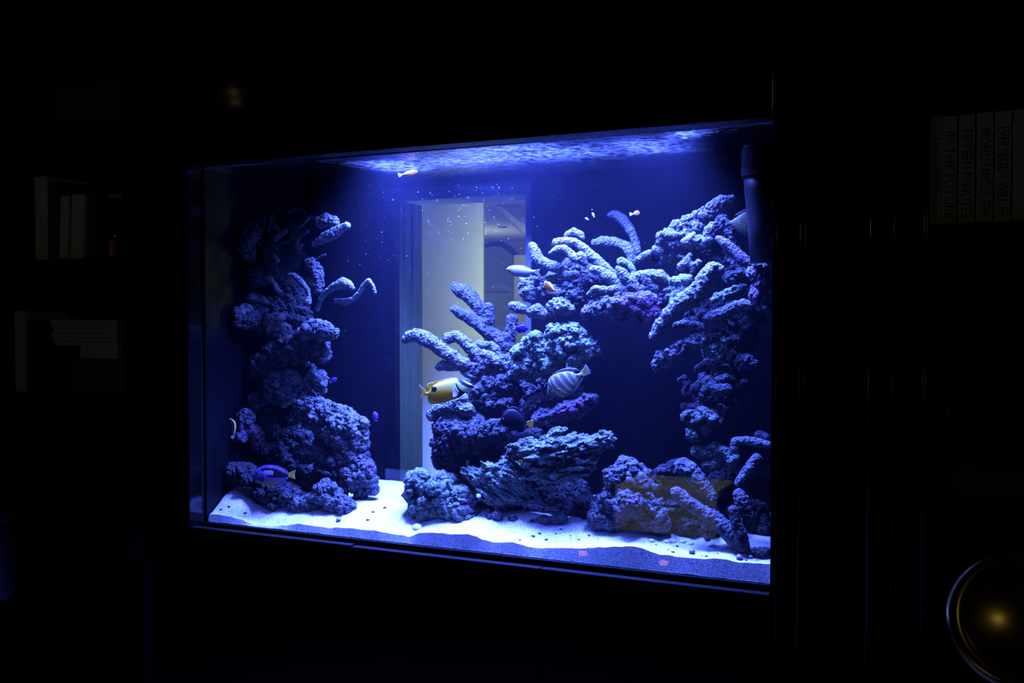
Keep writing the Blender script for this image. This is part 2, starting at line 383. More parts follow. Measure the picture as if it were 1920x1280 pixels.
# the passage beyond: lit pier, ceiling, slate end wall with an arch
def slab(name, quad, mat, thick, kind='structure', parent=None):
    bm = bmesh.new(); add_prism(bm, quad, thick)
    return finish(bm_obj(name, bm, mat, parent), kind=kind)
slab('wall_passage', [at_dist(740, 300, 4.25), at_dist(905, 300, 4.15), at_dist(905, 1010, 4.15), at_dist(740, 1010, 4.25)], M['cream'], FWD * 0.25)
slab('wall_pier', [at_dist(964, 478, 5.2), at_dist(1010, 478, 5.1), at_dist(1010, 1000, 5.1), at_dist(964, 1000, 5.2)], M['cream'], FWD * 0.2)
zc = EZ + 0.60
q = [at_dist(880, 345, 1), at_dist(1010, 345, 1), at_dist(1010, 455, 1), at_dist(880, 455, 1)]
q = [CL + (p - CL) * (0.60 / (p - CL).z) for p in q]
slab('ceiling_passage', q, M['cream'], Vector((0, 0, 0.06)))
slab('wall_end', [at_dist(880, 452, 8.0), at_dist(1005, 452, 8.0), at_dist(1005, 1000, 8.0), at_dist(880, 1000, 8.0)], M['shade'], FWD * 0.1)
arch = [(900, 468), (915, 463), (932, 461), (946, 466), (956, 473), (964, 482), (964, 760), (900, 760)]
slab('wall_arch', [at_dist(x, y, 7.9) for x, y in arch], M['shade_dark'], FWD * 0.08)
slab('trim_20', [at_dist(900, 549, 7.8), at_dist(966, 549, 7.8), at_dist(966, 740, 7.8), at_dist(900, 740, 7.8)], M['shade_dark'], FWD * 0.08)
slab('trim_21', [at_dist(930, 388, 5.35), at_dist(938, 385, 5.35), at_dist(984, 424, 5.05), at_dist(984, 436, 5.05), at_dist(976, 432, 5.08)], M['cream'], FWD * 0.08)
bm = bmesh.new(); p = at_dist(942, 425, 1); p = CL + (p - CL) * (0.60 / (p - CL).z)
add_lathe(bm, [(0.030, -0.006), (0.034, 0.0)], 24, origin=p)
finish(bm_obj('ceiling_light', bm, M['shade_dark'], smooth=False), 'round recessed ceiling light seen through the tank window', 'light')
lamp('passage_fill_near', 'POINT', at_dist(872, 470, 4.75), (0, 0, 0), 2.0, (0.85, 1.0, 0.72), 0.1)  # unseen fill added behind the pier for the ceiling and right strip
lamp('passage_fill_end', 'POINT', at_dist(884, 560, 7.0), (0, 0, 0), 7.0, (0.92, 1.0, 0.85), 0.08)  # unseen fill added behind the pier to lift the end wall

# ------------------------------------------------------------------ sand
front = [(380, 964), (387, 966), (425, 970), (453, 975), (478, 984), (511, 986), (561, 981), (594, 986), (618, 989.6), (630, 988), (664, 991), (703, 994), (715, 997.5),
         (735, 1000), (747, 1003), (756, 1002.5), (766, 1006), (783, 1000), (797, 997.5), (828, 999), (850, 1002), (878, 1001), (894, 1005.6), (906, 1012), (925, 1016), (961, 1016.6),
         (977, 1021), (1000, 1027), (1039, 1027), (1093, 1028), (1154, 1024.5), (1189, 1024), (1210, 1030), (1237, 1039), (1268, 1043), (1319, 1047), (1353, 1047), (1385, 1053.7), (1450, 1058)]
SLOPE = 0.0062                            # the heap leans back from the pane
fp = [at(x, y, SLOPE) for x, y in front]
fx_, fz_ = np.array([p.x for p in fp]), np.array([p.z for p in fp])
def sand_z(x, y):
    zf = float(np.interp(x, fx_, fz_))
    base = 0.893 + 0.006 * math.sin(5 * x + 1) + 0.006 * noise.noise(Vector((x * 6, y * 6, 3)))
    t = min(1.0, max(0, y - SLOPE) / 0.16); t = t * t * (3 - 2 * t)
    z = zf * (1 - t) + base * t
    z += 0.027 * math.exp(-((x + 2.29) / 0.09) ** 2 - ((y - 0.075) / 0.06) ** 2)
    z -= 0.012 * math.exp(-((x + 2.05) / 0.16) ** 2 - ((y - 0.22) / 0.14) ** 2)
    z += 0.016 * math.exp(-((x + 1.80) / 0.10) ** 2 - ((y - 0.36) / 0.12) ** 2)
    z += 0.0022 * noise.noise(Vector((x * 40, y * 40, 0)))
    return z
nx, ny = 420, 70
verts, faces = [], []
for j in range(ny + 1):
    y = SLOPE + (TD - 0.0015 - SLOPE) * (j / ny) ** 1.3
    for i in range(nx + 1):
        x = XL + 0.001 + (XR - XL - 0.002) * i / nx
        verts.append((x, y, sand_z(x, y)))
for j in range(ny):
    for i in range(nx):
        a = j * (nx + 1) + i; faces.append((a, a + 1, a + nx + 2, a + nx + 1))
n0 = len(verts)
rim = [i for i in range(nx + 1)] + [(j) * (nx + 1) + nx for j in range(1, ny + 1)] + [ny * (nx + 1) + i for i in range(nx - 1, -1, -1)] + [j * (nx + 1) for j in range(ny - 1, 0, -1)]
for r in rim: verts.append((verts[r][0], 0.0008 if r <= nx else verts[r][1], ZB + 0.0004 + 0.003 * max(0, noise.noise(Vector((verts[r][0] * 14, 5, 1))))))
for k in range(len(rim)):
    k2 = (k + 1) % len(rim); faces.append((rim[k2], rim[k], n0 + k, n0 + k2))
faces.append([n0 + k for k in range(len(rim))][::-1])
me = bpy.data.meshes.new('sand_bed'); me.from_pydata(verts, [], faces); me.update()
bm = bmesh.new(); bm.from_mesh(me); bmesh.ops.recalc_face_normals(bm, faces=bm.faces[:]); bm.to_mesh(me); bm.free()
sand = link_mesh('sand_bed', me, M['sand'], smooth=False)
sm = [len(p.vertices) == 4 and i < nx * ny for i, p in enumerate(me.polygons)]
me.polygons.foreach_set('use_smooth', sm)
finish(sand, 'bed of bright white sand heaped along the tank bottom', 'sand', kind='stuff')

# ------------------------------------------------------------------ water
water = box('water', (XL + 0.0004, 0.0002, ZB + 0.002), (XR - 0.0004, TD - 0.0006, ZT - 0.001), M['water'])
finish(water, 'clear blue lit sea water filling the tank', 'water', kind='stuff')

# ------------------------------------------------------------------ rocks
TEX = {}
def tex(name, kind, **kw):
    t = bpy.data.textures.new(name, kind)
    for k, v in kw.items(): setattr(t, k, v)
    TEX[name] = t
tex('pits', 'VORONOI', noise_scale=0.0125, weight_1=-1.0, weight_2=1.0, noise_intensity=1.0)
tex('pits_big', 'VORONOI', noise_scale=0.028, weight_1=-1.0, weight_2=1.0, noise_intensity=1.0)
tex('grit', 'CLOUDS', noise_scale=0.010, noise_depth=2)
tex('lumps', 'CLOUDS', noise_scale=0.045, noise_depth=1)
tex('folds', 'MUSGRAVE', musgrave_type='RIDGED_MULTIFRACTAL', noise_scale=0.014, octaves=2.0, noise_intensity=0.8)
tex('lumps_fine', 'CLOUDS', noise_scale=0.022, noise_depth=2, contrast=1.6)
STYLES = {   # (texture, strength, mid level)
    'branch': [('lumps', 0.010, .5), ('lumps_fine', 0.006, .5), ('pits', -0.010, .4), ('grit', 0.006, .5)],
    'smooth': [('lumps', 0.006, .5), ('grit', 0.003, .5)],
    'knob':   [('lumps', 0.022, .5), ('lumps_fine', 0.019, .5), ('pits', -0.016, .4), ('grit', 0.012, .5)],
    'lace':   [('lumps', 0.014, .5), ('pits_big', -0.030, .42), ('lumps_fine', 0.014, .5), ('pits', -0.012, .4), ('grit', 0.008, .5)],
    'fold':   [('lumps', 0.010, .5), ('folds', 0.008, .6), ('grit', 0.007, .5)],
}
ROCKS = 0; TRIS = 0
def rock(name, label, style, pts, t, mat='rock_grey', cat='rock', group=None, ang=0.0, vox=0.0021, lumps=None, flat=1.0, stretch=3.5, fins=None):
    """pts = (px, py, radius in px[, depth share]); each point is joined to the nearest earlier one"""
    global ROCKS, TRIS
    ROCKS += 1
    rnd = random.Random(ROCKS * 7 + 1)
    W = []
    for q in pts:
        tt = q[3] if len(q) > 3 else t
        Y = tt * TD
        d = ray(q[0], q[1]); r0 = q[2] * pix(Y, q[0], q[1])
        Y = min(Y, (XL + 0.006 + 1.05 * r0) / (d.x / d.y) - D)      # keep it inside the end wall
        Y = max(Y, 1.15 * r0 + 0.012)                               # and behind the front pane
        W.append((at(q[0], q[1], Y), q[2] * pix(Y, q[0], q[1]) * (1.14 if style in ('knob', 'lace', 'fold') else 1.04)))
    c = sum((p for p, _ in W), Vector()) / len(W)
    bm = bmesh.new()
    def ball(p, r, s=2):
        mt = Matrix.Translation(p - c) @ Matrix.Rotation(rnd.uniform(0, 3), 4, 'Z') @ Matrix.Diagonal((r * rnd.uniform(.93, 1.07), r * flat, r * rnd.uniform(.93, 1.05), 1))
        bmesh.ops.create_icosphere(bm, subdivisions=s, radius=1.0, matrix=mt)
    for i, (p, r) in enumerate(W):
        ball(p, r)
        if i:
            j = min(range(i), key=lambda k: (W[k][0] - p).length - 0.5 * W[k][1])
            p2, r2 = W[j]; L_ = (p - p2).length
            n = max(1, int(L_ / max(0.003, 0.45 * min(r, r2))))
            for k in range(1, n):
                f = k / n; ball(p2.lerp(p, f), r2 * (1 - f) + r * f)
    nl = lumps if lumps is not None else (0 if style in ('branch', 'smooth', 'fold') else 5 * len(W))
    for _ in range(nl):
        p, r = rnd.choice(W)
        d = Vector((rnd.gauss(0, 1), rnd.gauss(0, 1) - 0.3, rnd.gauss(0, 1) + 0.3)).normalized()
        ball(p + d * r * 0.9, r * rnd.uniform(0.18, 0.42), 1)
    if style == 'fold':                  # parallel fins growing out of the mass
        rot = (CR @ Matrix.Rotation(math.radians(ang), 3, 'Z')).to_4x4()
        for _ in range(fins or 11 * len(W)):
            p, r = rnd.choice(W)
            d = (CR @ Vector((rnd.gauss(0, .8), rnd.gauss(0, .8), abs(rnd.gauss(.9, .5))))).normalized()
            k = rnd.uniform(.75, 1.25)
            tl = Matrix.Rotation(rnd.gauss(0, .22), 4, 'Z') @ Matrix.Rotation(rnd.gauss(0, .25), 4, 'X')
            mt = Matrix.Translation(p - c + d * r * .88) @ rot @ tl @ Matrix.Diagonal((r * .85 * k, max(.005, r * .17 * rnd.uniform(.8, 1.3)), r * .42, 1))
            bmesh.ops.create_icosphere(bm, subdivisions=2, radius=1.0, matrix=mt)
    me = bpy.data.meshes.new('tmp'); bm.to_mesh(me); bm.free()
    o = bpy.data.objects.new('tmp', me); COL.objects.link(o); o.location = c
    md = o.modifiers.new('r', 'REMESH'); md.mode = 'VOXEL'; md.voxel_size = vox
    rm = float(np.mean([r for _, r in W])); k_ = min(1.15, max(0.22, rm / 0.026))
    helper = None
    for tn, st, mid in STYLES[style]:
        md = o.modifiers.new('d', 'DISPLACE'); md.texture = TEX[tn]; md.strength = st * (k_ if tn != 'grit' else min(1, k_ * 1.3)); md.mid_level = mid
        if tn == 'folds':
            helper = bpy.data.objects.new('tmp_axis', None); COL.objects.link(helper)
            rot = CR @ Matrix.Rotation(math.radians(ang), 3, 'Z')
            helper.matrix_world = Matrix.Translation(c) @ rot.to_4x4() @ Matrix.Diagonal((stretch, 1.0, 1.6, 1))
            md.texture_coords = 'OBJECT'; md.texture_coords_object = helper
        else:
            md.texture_coords = 'GLOBAL'
    bpy.context.view_layer.update()
    dg = bpy.context.evaluated_depsgraph_get()
    m2 = bpy.data.meshes.new_from_object(o.evaluated_get(dg))
    m2.name = name
    bpy.data.objects.remove(o); bpy.data.meshes.remove(me)
    if helper: bpy.data.objects.remove(helper)
    TRIS += 2 * len(m2.polygons)
    r = link_mesh(name, m2, None, loc=c, smooth=True)
    m2.materials.clear(); m2.materials.append(M[mat])
    return finish(r, label, cat, group)

# --- left reef column
R_ = rock
R_('reef_rock', 'dark ragged rock at the upper left end of the left reef', 'knob', [(470,440,13),(462,462,12),(468,478,8),(480,425,9)], .52, 'rock_dark_and_shaded')
R_('reef_rock', 'small frilled rock at the dark upper left of the left reef', 'fold', [(490,425,13),(505,415,9),(512,432,11)], .45, 'rock_dark_and_shaded', ang=60)
R_('coral_hook', 'curled hook shaped coral branch on top of the left reef', 'branch', [(520,456,3.5),(535,453,4),(547,447,5),(553,437,6),(551,427,6),(543,422,6)], .42, 'rock_dark_and_shaded', 'coral')
R_('coral_branch', 'short purple coral finger beside the curled hook', 'branch', [(516,446,6),(526,438,6),(535,432,5)], .40, 'rock_purple', 'coral')
R_('coral_branch', 'thin high arched coral twig on top of the left reef', 'branch', [(560,428,2),(572,416,2.5),(583,405,3),(591,410,3),(594,421,3),(602,425,3)], .40, 'rock_pale', 'coral', vox=.002)
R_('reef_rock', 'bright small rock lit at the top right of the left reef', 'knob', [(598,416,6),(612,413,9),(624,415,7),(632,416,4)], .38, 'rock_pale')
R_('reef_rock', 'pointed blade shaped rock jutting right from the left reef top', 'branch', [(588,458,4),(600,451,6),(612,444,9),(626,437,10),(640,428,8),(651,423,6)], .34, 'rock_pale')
R_('coral_twig', 'thinnest curly coral twig above the left reef', 'smooth', [(540,400,1.4),(547,394,1.6),(556,391,1.5),(566,392,1.5),(572,399,1.4),(553,384,1.3),(546,383,1.3)], .45, 'rock_purple', 'coral', vox=.0016)
R_('coral_twig', 'small knobby coral nub under the thin arched twig', 'branch', [(556,460,4),(560,465,4),(566,459,2.5),(560,440,3.5),(575,434,4)], .42, 'rock_purple', 'coral')
R_('coral_chip', 'pale bluish shard of coral in the dark left reef', 'smooth', [(511,474,3),(515,482,5),(520,489,4)], .38, 'rock_pale', 'coral')
R_('coral_twig', 'short slanting purple twig below the pale shard', 'smooth', [(504,491,3),(511,496,3.5),(519,503,2.5)], .40, 'rock_purple', 'coral')
R_('reef_rock', 'upright knobby rock with two lobes in the left reef', 'knob', [(583,495,9),(592,507,9),(595,520,8),(593,535,10),(578,527,6)], .42, 'rock_grey')
R_('coral_twig', 'thin twig standing on the upright two lobed rock', 'smooth', [(590,489,2),(598,482,2),(610,477,2)], .42, 'rock_purple', 'coral', vox=.0018)
R_('coral_branch', 'bent white tipped coral arm curving down beside upright rock', 'branch', [(544,515,4),(552,516,5),(560,524,5),(569,532,5),(577,543,4),(580,556,3),(577,566,7)], .33, 'rock_pale', 'coral')
R_('coral_branch', 'coral arm with broad humped head reaching right from left reef', 'branch', [(594,580,4),(602,560,4),(613,546,5),(628,537,8),(643,530,10),(654,534,7),(661,540,4)], .30, 'rock_pale', 'coral')
R_('coral_branch', 'rightmost swan neck coral arm of the left reef', 'branch', [(630,563,4),(648,566,6),(662,561,5),(674,549,4),(682,534,4),(691,526,4.5),(699,535,3),(703,549,2.5)], .32, 'rock_pale', 'coral')
R_('coral_branch', 'crooked dim coral arm at the left side of left reef', 'branch', [(493,519,4),(505,524,6),(515,534,5),(521,545,4),(531,555,6),(541,561,4)], .40, 'rock_grey', 'coral')
R_('reef_rock', 'small bright lump at the far left of left reef', 'knob', [(470,558,6),(483,560,9),(493,565,5)], .42, 'rock_pale')
R_('reef_rock', 'bright speckled knob on the left edge of left reef', 'knob', [(446,586,8),(460,580,9)], .50, 'rock_pale')
R_('reef_rock', 'low dim ledge behind the bright speckled knob', 'knob', [(480,583,11),(500,592,9),(470,600,14),(450,605,10)], .54, 'rock_dark_and_shaded')
R_('reef_rock', 'lattice like dim rock in the middle of left reef', 'lace', [(512,610,14),(525,620,10),(495,612,12)], .46, 'rock_grey')
R_('reef_rock', 'rounded overhanging rock at right below the coral arms', 'knob', [(578,622,13),(592,616,14),(610,620,13),(623,626,7)], .36, 'rock_grey')
R_('reef_rock', 'long porous rock slanting down left in the left reef', 'lace', [(485,690,13),(500,678,16),(525,664,17),(550,650,19),(575,645,19),(595,655,13),(603,665,6)], .42, 'rock_dark_and_shaded')
R_('reef_rock', 'pitted rock with bright right rim left of squarish rock', 'lace', [(520,717,15),(542,716,12),(536,735,14),(516,735,12)], .42, 'rock_grey')
R_('reef_rock', 'squarish pitted rock standing at right of left reef waist', 'knob', [(583,712,11),(598,708,10),(597,724,10),(588,736,9)], .38, 'rock_pale')
R_('reef_rock', 'dark rubble behind the waist of the left reef', 'knob', [(480,752,13),(500,740,13),(530,746,13),(555,742,12)], .5, 'rock_dark_and_shaded')
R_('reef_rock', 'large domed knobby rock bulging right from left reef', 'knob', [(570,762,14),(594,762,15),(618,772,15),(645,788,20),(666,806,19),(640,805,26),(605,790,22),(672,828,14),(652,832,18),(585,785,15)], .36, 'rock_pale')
R_('reef_rock', 'purplish knobby column at the far left of the tank', 'knob', [(458,780,11),(462,800,13),(478,820,13),(445,822,7),(490,842,10)], .40, 'rock_purple')
R_('reef_rock', 'overhanging ledge rock with drips above the left sand', 'knob', [(562,850,11),(588,850,13),(612,860,14),(640,860,17),(665,857,17),(684,880,14),(696,905,9),(665,888,24),(673,925,7),(640,885,16),(697,920,5)], .36, 'rock_grey')
R_('reef_rock', 'sloping dark rock behind the black and blue fish', 'knob', [(440,880,9),(460,890,14),(482,905,17),(505,922,22),(530,930,22),(522,945,16),(490,928,16),(552,935,16)], .22, 'rock_dark_and_shaded')
R_('reef_rock', 'knobby base rock resting on the left sand', 'knob', [(600,930,15),(620,935,17),(640,945,13),(580,948,12),(562,955,10),(546,957,6),(652,954,9),(612,915,13),(590,940,14),(562,944,11)], .20, 'rock_grey')
R_('reef_rock', 'shadowed inner rock in the hollow of left reef', 'knob', [(525,800,26),(525,850,26),(560,870,22),(500,775,16),(560,820,22)], .60, 'rock_dark_and_shaded', lumps=20)
R_('reef_rock', 'shadowed inner rock under the coral arms of left reef', 'knob', [(505,465,18),(520,500,20),(545,545,20),(560,590,20),(520,580,22),(480,520,14),(550,480,16)], .62, 'rock_dark_and_shaded', lumps=20)
# --- centre reef
R_('antler_coral', 'large dark antler shaped coral silhouetted against the window', 'branch', [(905,612,13),(890,600,12),(872,590,11),(853,580,8),(925,630,13),(945,645,15),(955,655,14),(918,600,9),(917,576,8),(957,625,9),(960,598,8),(940,668,14)], .66, 'rock_dark_and_shaded', 'coral')  # backlit look put into the dark colour
R_('antler_coral', 'upper thick arm of coral leaning on the antler coral', 'branch', [(902,590,10),(897,575,12),(885,560,13),(868,546,12),(853,538,8)], .70, 'rock_dark_and_shaded', 'coral')  # same backlit darkening in the colour
R_('coral_finger', 'long arched coral finger pointing left across the window', 'branch', [(760,637,6),(768,630,9),(782,628,11),(797,634,12),(815,645,12),(835,660,12),(855,672,12),(872,682,13)], .42, 'rock_grey', 'coral')
R_('coral_finger', 'thick blunt coral finger above the long arched one', 'branch', [(842,634,10),(856,632,10),(872,642,11),(885,655,11),(895,668,11),(906,680,9)], .45, 'rock_grey', 'coral')
R_('coral_stub', 'short broken stub below the long arched finger', 'branch', [(824,688,7),(832,684,8),(845,687,9),(860,686,9)], .42, 'rock_grey', 'coral')
R_('reef_rock', 'triangular pale chip between thick finger and boulders', 'branch', [(908,664,9),(920,668,9),(932,680,7),(915,676,9)], .40, 'rock_pale')
R_('reef_rock', 'two small upright nubs left of the antler trunk', 'branch', [(897,643,6),(908,648,7),(922,645,5),(930,655,8),(936,668,8)], .50, 'rock_grey')
R_('reef_rock', 'rough mass joining the coral fingers to the reef', 'knob', [(880,682,10),(892,692,13),(912,690,14),(895,706,12),(918,706,14),(940,692,13),(950,680,10)], .46, 'rock_grey')
R_('reef_rock', 'smooth pale stone above the yellow fish snout', 'smooth', [(868,696,6),(876,700,8),(884,705,7)], .42, 'rock_green')
R_('reef_rock', 'dark knobby boulder right of the yellow fish', 'knob', [(905,737,14),(925,725,16),(948,724,14),(963,735,10),(902,756,13),(925,752,20),(950,752,17)], .42, 'rock_dark_and_shaded')
R_('reef_rock', 'pale two lobed rock just under the yellow fish', 'branch', [(813,778,11),(822,768,12),(840,764,13),(858,760,13),(868,747,9),(876,770,14),(845,785,11),(832,790,9),(858,785,13)], .34, 'rock_pale')
R_('reef_rock', 'big dark porous rock below the pale two lobed rock', 'knob', [(835,805,14),(852,805,20),(880,810,24),(908,812,20),(933,808,13),(832,838,18),(858,840,22),(826,868,10),(850,870,16),(885,838,18)], .34, 'rock_dark_and_shaded')
R_('reef_rock', 'holey base rock at the left foot of centre reef', 'lace', [(790,905,16),(785,930,16),(802,948,22),(830,922,25),(850,950,23),(820,965,16),(860,967,15),(782,958,9),(868,935,14),(880,968,9)], .24, 'rock_green')
R_('reef_rock', 'fan shaped rock with deep slanting folds above the sand', 'fold', [(880,885,9),(900,895,15),(930,890,20),(960,890,22),(955,915,20),(983,912,12),(920,925,16),(940,940,14),(968,932,12),(948,868,10)], .27, 'rock_green', ang=-32)
R_('reef_rock', 'broad plate rock of layered folds in the centre reef', 'fold', [(965,845,12),(985,840,16),(1010,850,22),(1040,842,25),(1075,842,23),(1108,836,17),(1135,822,12),(1000,878,18),(1030,888,20),(1068,880,22),(1020,905,12),(1100,865,17),(1042,815,12)], .25, 'rock_green', ang=14)
R_('reef_rock', 'purple crusted slab under the striped fish, rear one', 'knob', [(985,772,10),(1005,757,12),(1030,747,12),(1060,738,9),(1085,736,7)], .40, 'rock_purple')
R_('reef_rock', 'long slab with a bright ridge below the striped fish', 'knob', [(1005,787,8),(1030,782,12),(1055,773,13),(1085,763,13),(1106,750,10)], .33, 'rock_purple')
R_('reef_rock', 'knobby bluish boulder in the middle of centre reef', 'knob', [(985,662,16),(1005,645,17),(1025,670,18),(975,682,14),(1000,692,18),(1035,692,16),(968,700,10)], .38, 'rock_green')
R_('reef_rock', 'frilly boulder above the striped fish', 'knob', [(1040,625,15),(1070,625,17),(1088,640,16),(1060,655,19),(1103,655,12),(1085,670,14),(1045,645,16),(1118,658,7)], .36, 'rock_green')
R_('reef_rock', 'blocky stone at the left end of a short row', 'branch', [(962,574,8),(972,577,10),(984,580,9)], .42, 'rock_grey')
R_('reef_rock', 'middle stone in the short row right of antler coral', 'branch', [(996,585,10),(1008,582,11),(1022,590,8)], .42, 'rock_grey')
R_('reef_rock', 'rounded stone at the right end of a short row', 'knob', [(1038,582,11),(1052,574,13),(1064,580,10)], .40, 'rock_pale')
R_('coral_branch', 'slanting coral branch just right of the window frame', 'branch', [(998,461,7),(1004,474,9),(1012,487,10),(1024,496,9),(1038,500,10),(1050,503,8)], .46, 'rock_grey', 'coral')
R_('reef_rock', 'pitted chunk beneath the pale blue fish', 'lace', [(985,528,9),(988,543,9),(992,555,6)], .44, 'rock_grey')
R_('coral_branch', 'low bumpy coral branch lying behind the orange fish', 'branch', [(1000,522,4),(1020,524,5),(1040,524,8),(1060,518,9),(1078,515,8)], .50, 'rock_grey', 'coral')
R_('reef_rock', 'topmost rounded knob of the centre reef', 'branch', [(1064,440,6),(1076,435,8),(1088,440,6),(1092,446,4)], .50, 'rock_grey')
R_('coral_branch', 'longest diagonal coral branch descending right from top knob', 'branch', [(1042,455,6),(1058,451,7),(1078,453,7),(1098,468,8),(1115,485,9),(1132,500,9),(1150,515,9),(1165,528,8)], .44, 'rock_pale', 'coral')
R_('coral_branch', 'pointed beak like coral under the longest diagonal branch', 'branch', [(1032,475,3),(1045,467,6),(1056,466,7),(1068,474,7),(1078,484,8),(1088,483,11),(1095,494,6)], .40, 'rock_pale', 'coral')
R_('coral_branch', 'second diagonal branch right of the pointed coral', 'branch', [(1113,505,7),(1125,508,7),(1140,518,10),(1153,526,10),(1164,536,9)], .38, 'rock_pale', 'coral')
R_('reef_rock', 'small hollow stone left of the arched slab', 'branch', [(1090,525,6),(1098,522,7),(1096,530,5)], .44, 'rock_grey')
R_('reef_rock', 'arched slab of rock at the left of porous shelf', 'branch', [(1104,552,4),(1116,542,7),(1138,545,7),(1158,543,9),(1176,543,10)], .34, 'rock_pale')
R_('coral_stub', 'cut coral stub leaning between diagonal branch and wedge', 'branch', [(1160,505,6),(1168,514,10),(1180,528,12),(1188,540,10)], .34, 'rock_grey', 'coral')
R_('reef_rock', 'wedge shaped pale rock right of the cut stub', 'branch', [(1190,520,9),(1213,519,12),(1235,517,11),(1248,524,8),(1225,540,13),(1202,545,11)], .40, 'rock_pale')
R_('reef_rock', 'porous shelf bridging centre and right reef', 'lace', [(1105,585,9),(1120,578,9),(1142,575,14),(1165,570,16),(1190,570,16),(1215,566,12),(1160,590,10),(1190,592,10),(1218,588,10)], .36, 'rock_purple')
R_('coral_branch', 'blurred level coral branch far behind the diagonal branch', 'branch', [(1115,455,7),(1133,452,9),(1154,455,9),(1174,462,8),(1182,475,8),(1185,490,8)], .84, 'rock_pale', 'coral')
R_('coral_branch', 'faint arched coral branch furthest back, left of orange fish', 'branch', [(1142,404,4),(1154,402,8),(1168,411,9),(1178,425,8),(1186,440,7),(1192,456,7),(1195,474,7)], .90, 'rock_pale', 'coral')
R_('coral_branch', 'round tipped coral nub between cut stub and back branches', 'branch', [(1165,490,8),(1178,494,5),(1186,503,5),(1190,515,5)], .70, 'rock_green', 'coral')
R_('coral_branch', 'pale coral bar passing behind the small black fish', 'branch', [(1195,488,6),(1208,480,8),(1220,474,6),(1245,485,8),(1265,485,9),(1274,484,6)], .56, 'rock_pale', 'coral')
R_('reef_rock', 'shadowed pillar inside the upper centre reef', 'knob', [(1040,540,22),(1062,550,22),(1085,548,20),(1105,520,16),(1070,505,14)], .66, 'rock_dark_and_shaded', lumps=15)
R_('reef_rock', 'shadowed inner rock behind the centre boulders', 'knob', [(1040,720,24),(990,735,20),(960,790,20),(1080,700,18),(1000,800,16)], .68, 'rock_dark_and_shaded', lumps=15)
R_('reef_rock', 'shadowed back wall of the cave above centre sand', 'knob', [(1000,950,26),(1040,945,26),(1080,930,22),(960,960,16)], .62, 'rock_dark_and_shaded', lumps=15)  # cave shade put into the dark rock colour
for i, (x, y, r, lb) in enumerate(((898, 973, 8, 'flat rubble piece at the foot of the holey base rock'), (928, 966, 10, 'larger rubble lump below the folded fan rock'), (960, 976, 8, 'round rubble lump on the sand in front of cave'),
        (1005, 978, 7, 'small rubble lump right of the round one at cave'), (1022, 975, 8, 'craggy rubble piece in the middle of cave mouth'), (1048, 970, 9, 'dim rubble piece at right of cave mouth'), (880, 958, 7, 'tiny ledge of rubble under the fan rock'))):
    R_('rubble', lb, 'knob', [(x - r * .6, y + 1, r * .8), (x + r * .6, y, r * .8)], .22, 'rock_grey', group='rubble at the foot of the centre reef')
R_('reef_rock', 'shadowed lumps filling the waist of the left reef', 'knob', [(520,690,20),(560,690,18),(545,770,20),(510,760,16),(580,700,12)], .56, 'rock_dark_and_shaded', lumps=14)
R_('reef_rock', 'shadowed lump behind the centre plate and dark porous rock', 'knob', [(900,860,22),(940,840,22),(930,790,20),(1000,830,18),(880,740,14),(900,720,14),(868,895,14),(885,910,14)], .58, 'rock_dark_and_shaded', lumps=14)
# --- right reef
R_('reef_rock', 'largest slanting boulder at the top of right reef', 'knob', [(1242,465,11.4),(1257,447,14.6),(1276,431,14.6),(1300,416,13.5),(1325,401,11.4),(1345,387,11.4),(1365,376,8.3),(1290,445,15.6),(1268,462,13.5),(1312,430,13.5)], .48, 'rock_grey')
R_('reef_rock', 'rubbly knob cluster on the front of the largest boulder', 'knob', [(1290,455,8.3),(1301,446,7.3),(1315,455,8.3),(1328,450,7.3),(1330,432,7.3),(1341,425,6.2)], .38, 'rock_pale')
R_('reef_rock', 'white tipped knobs below the rubbly cluster', 'knob', [(1278,500,6.2),(1288,490,6.2),(1293,480,4.2),(1300,500,5.2),(1310,491,4.2),(1298,510,4.2)], .36, 'rock_pale')
R_('reef_rock', 'dark rock core under the knobs of right reef', 'knob', [(1310,480,20.8),(1330,470,18.7),(1290,520,16.6),(1360,500,18.7)], .62, 'rock_dark_and_shaded', lumps=10)
R_('coral_branch', 'rough coral branch running down right to the pipe foot', 'branch', [(1346,446,5.2),(1360,456,8.3),(1376,470,9.4),(1392,486,10.4),(1408,495,9.4),(1430,503,9.4)], .30, 'rock_purple', 'coral')
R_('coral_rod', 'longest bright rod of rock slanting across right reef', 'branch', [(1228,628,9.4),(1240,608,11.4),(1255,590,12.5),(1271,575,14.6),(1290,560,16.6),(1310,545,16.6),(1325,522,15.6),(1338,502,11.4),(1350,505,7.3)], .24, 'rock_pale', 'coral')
R_('reef_rock', 'pale skull like rock with round holes behind bright rod', 'lace', [(1263,527,4.2),(1274,530,8.3),(1285,525,8.3),(1276,545,9.4),(1268,560,7.3)], .34, 'rock_green')
R_('reef_rock', 'tall pitted rock against the right end of tank', 'knob', [(1417,515,11.4),(1430,522,13.5),(1425,540,12.5),(1420,558,10.4),(1434,562,8.3),(1433,575,8.3)], .22, 'rock_purple')
R_('reef_rock', 'stack of thin dim plates between rod and right end', 'fold', [(1345,557,6.2),(1365,550,7.3),(1380,541,7.3),(1391,538,5.2),(1360,560,6.2),(1338,563,6.2)], .36, 'rock_green', ang=18)
R_('coral_rod', 'stout rod of rock rising right below the thin plates', 'branch', [(1327,596,10.4),(1342,593,12.5),(1360,586,12.5),(1378,576,10.4),(1394,570,8.3),(1410,572,6.2)], .24, 'rock_grey', 'coral')
R_('reef_rock', 'blunt block at the lower left end of stout rod', 'branch', [(1328,606,8.3),(1340,612,9.4),(1356,606,8.3),(1332,622,6.2)], .26, 'rock_grey')
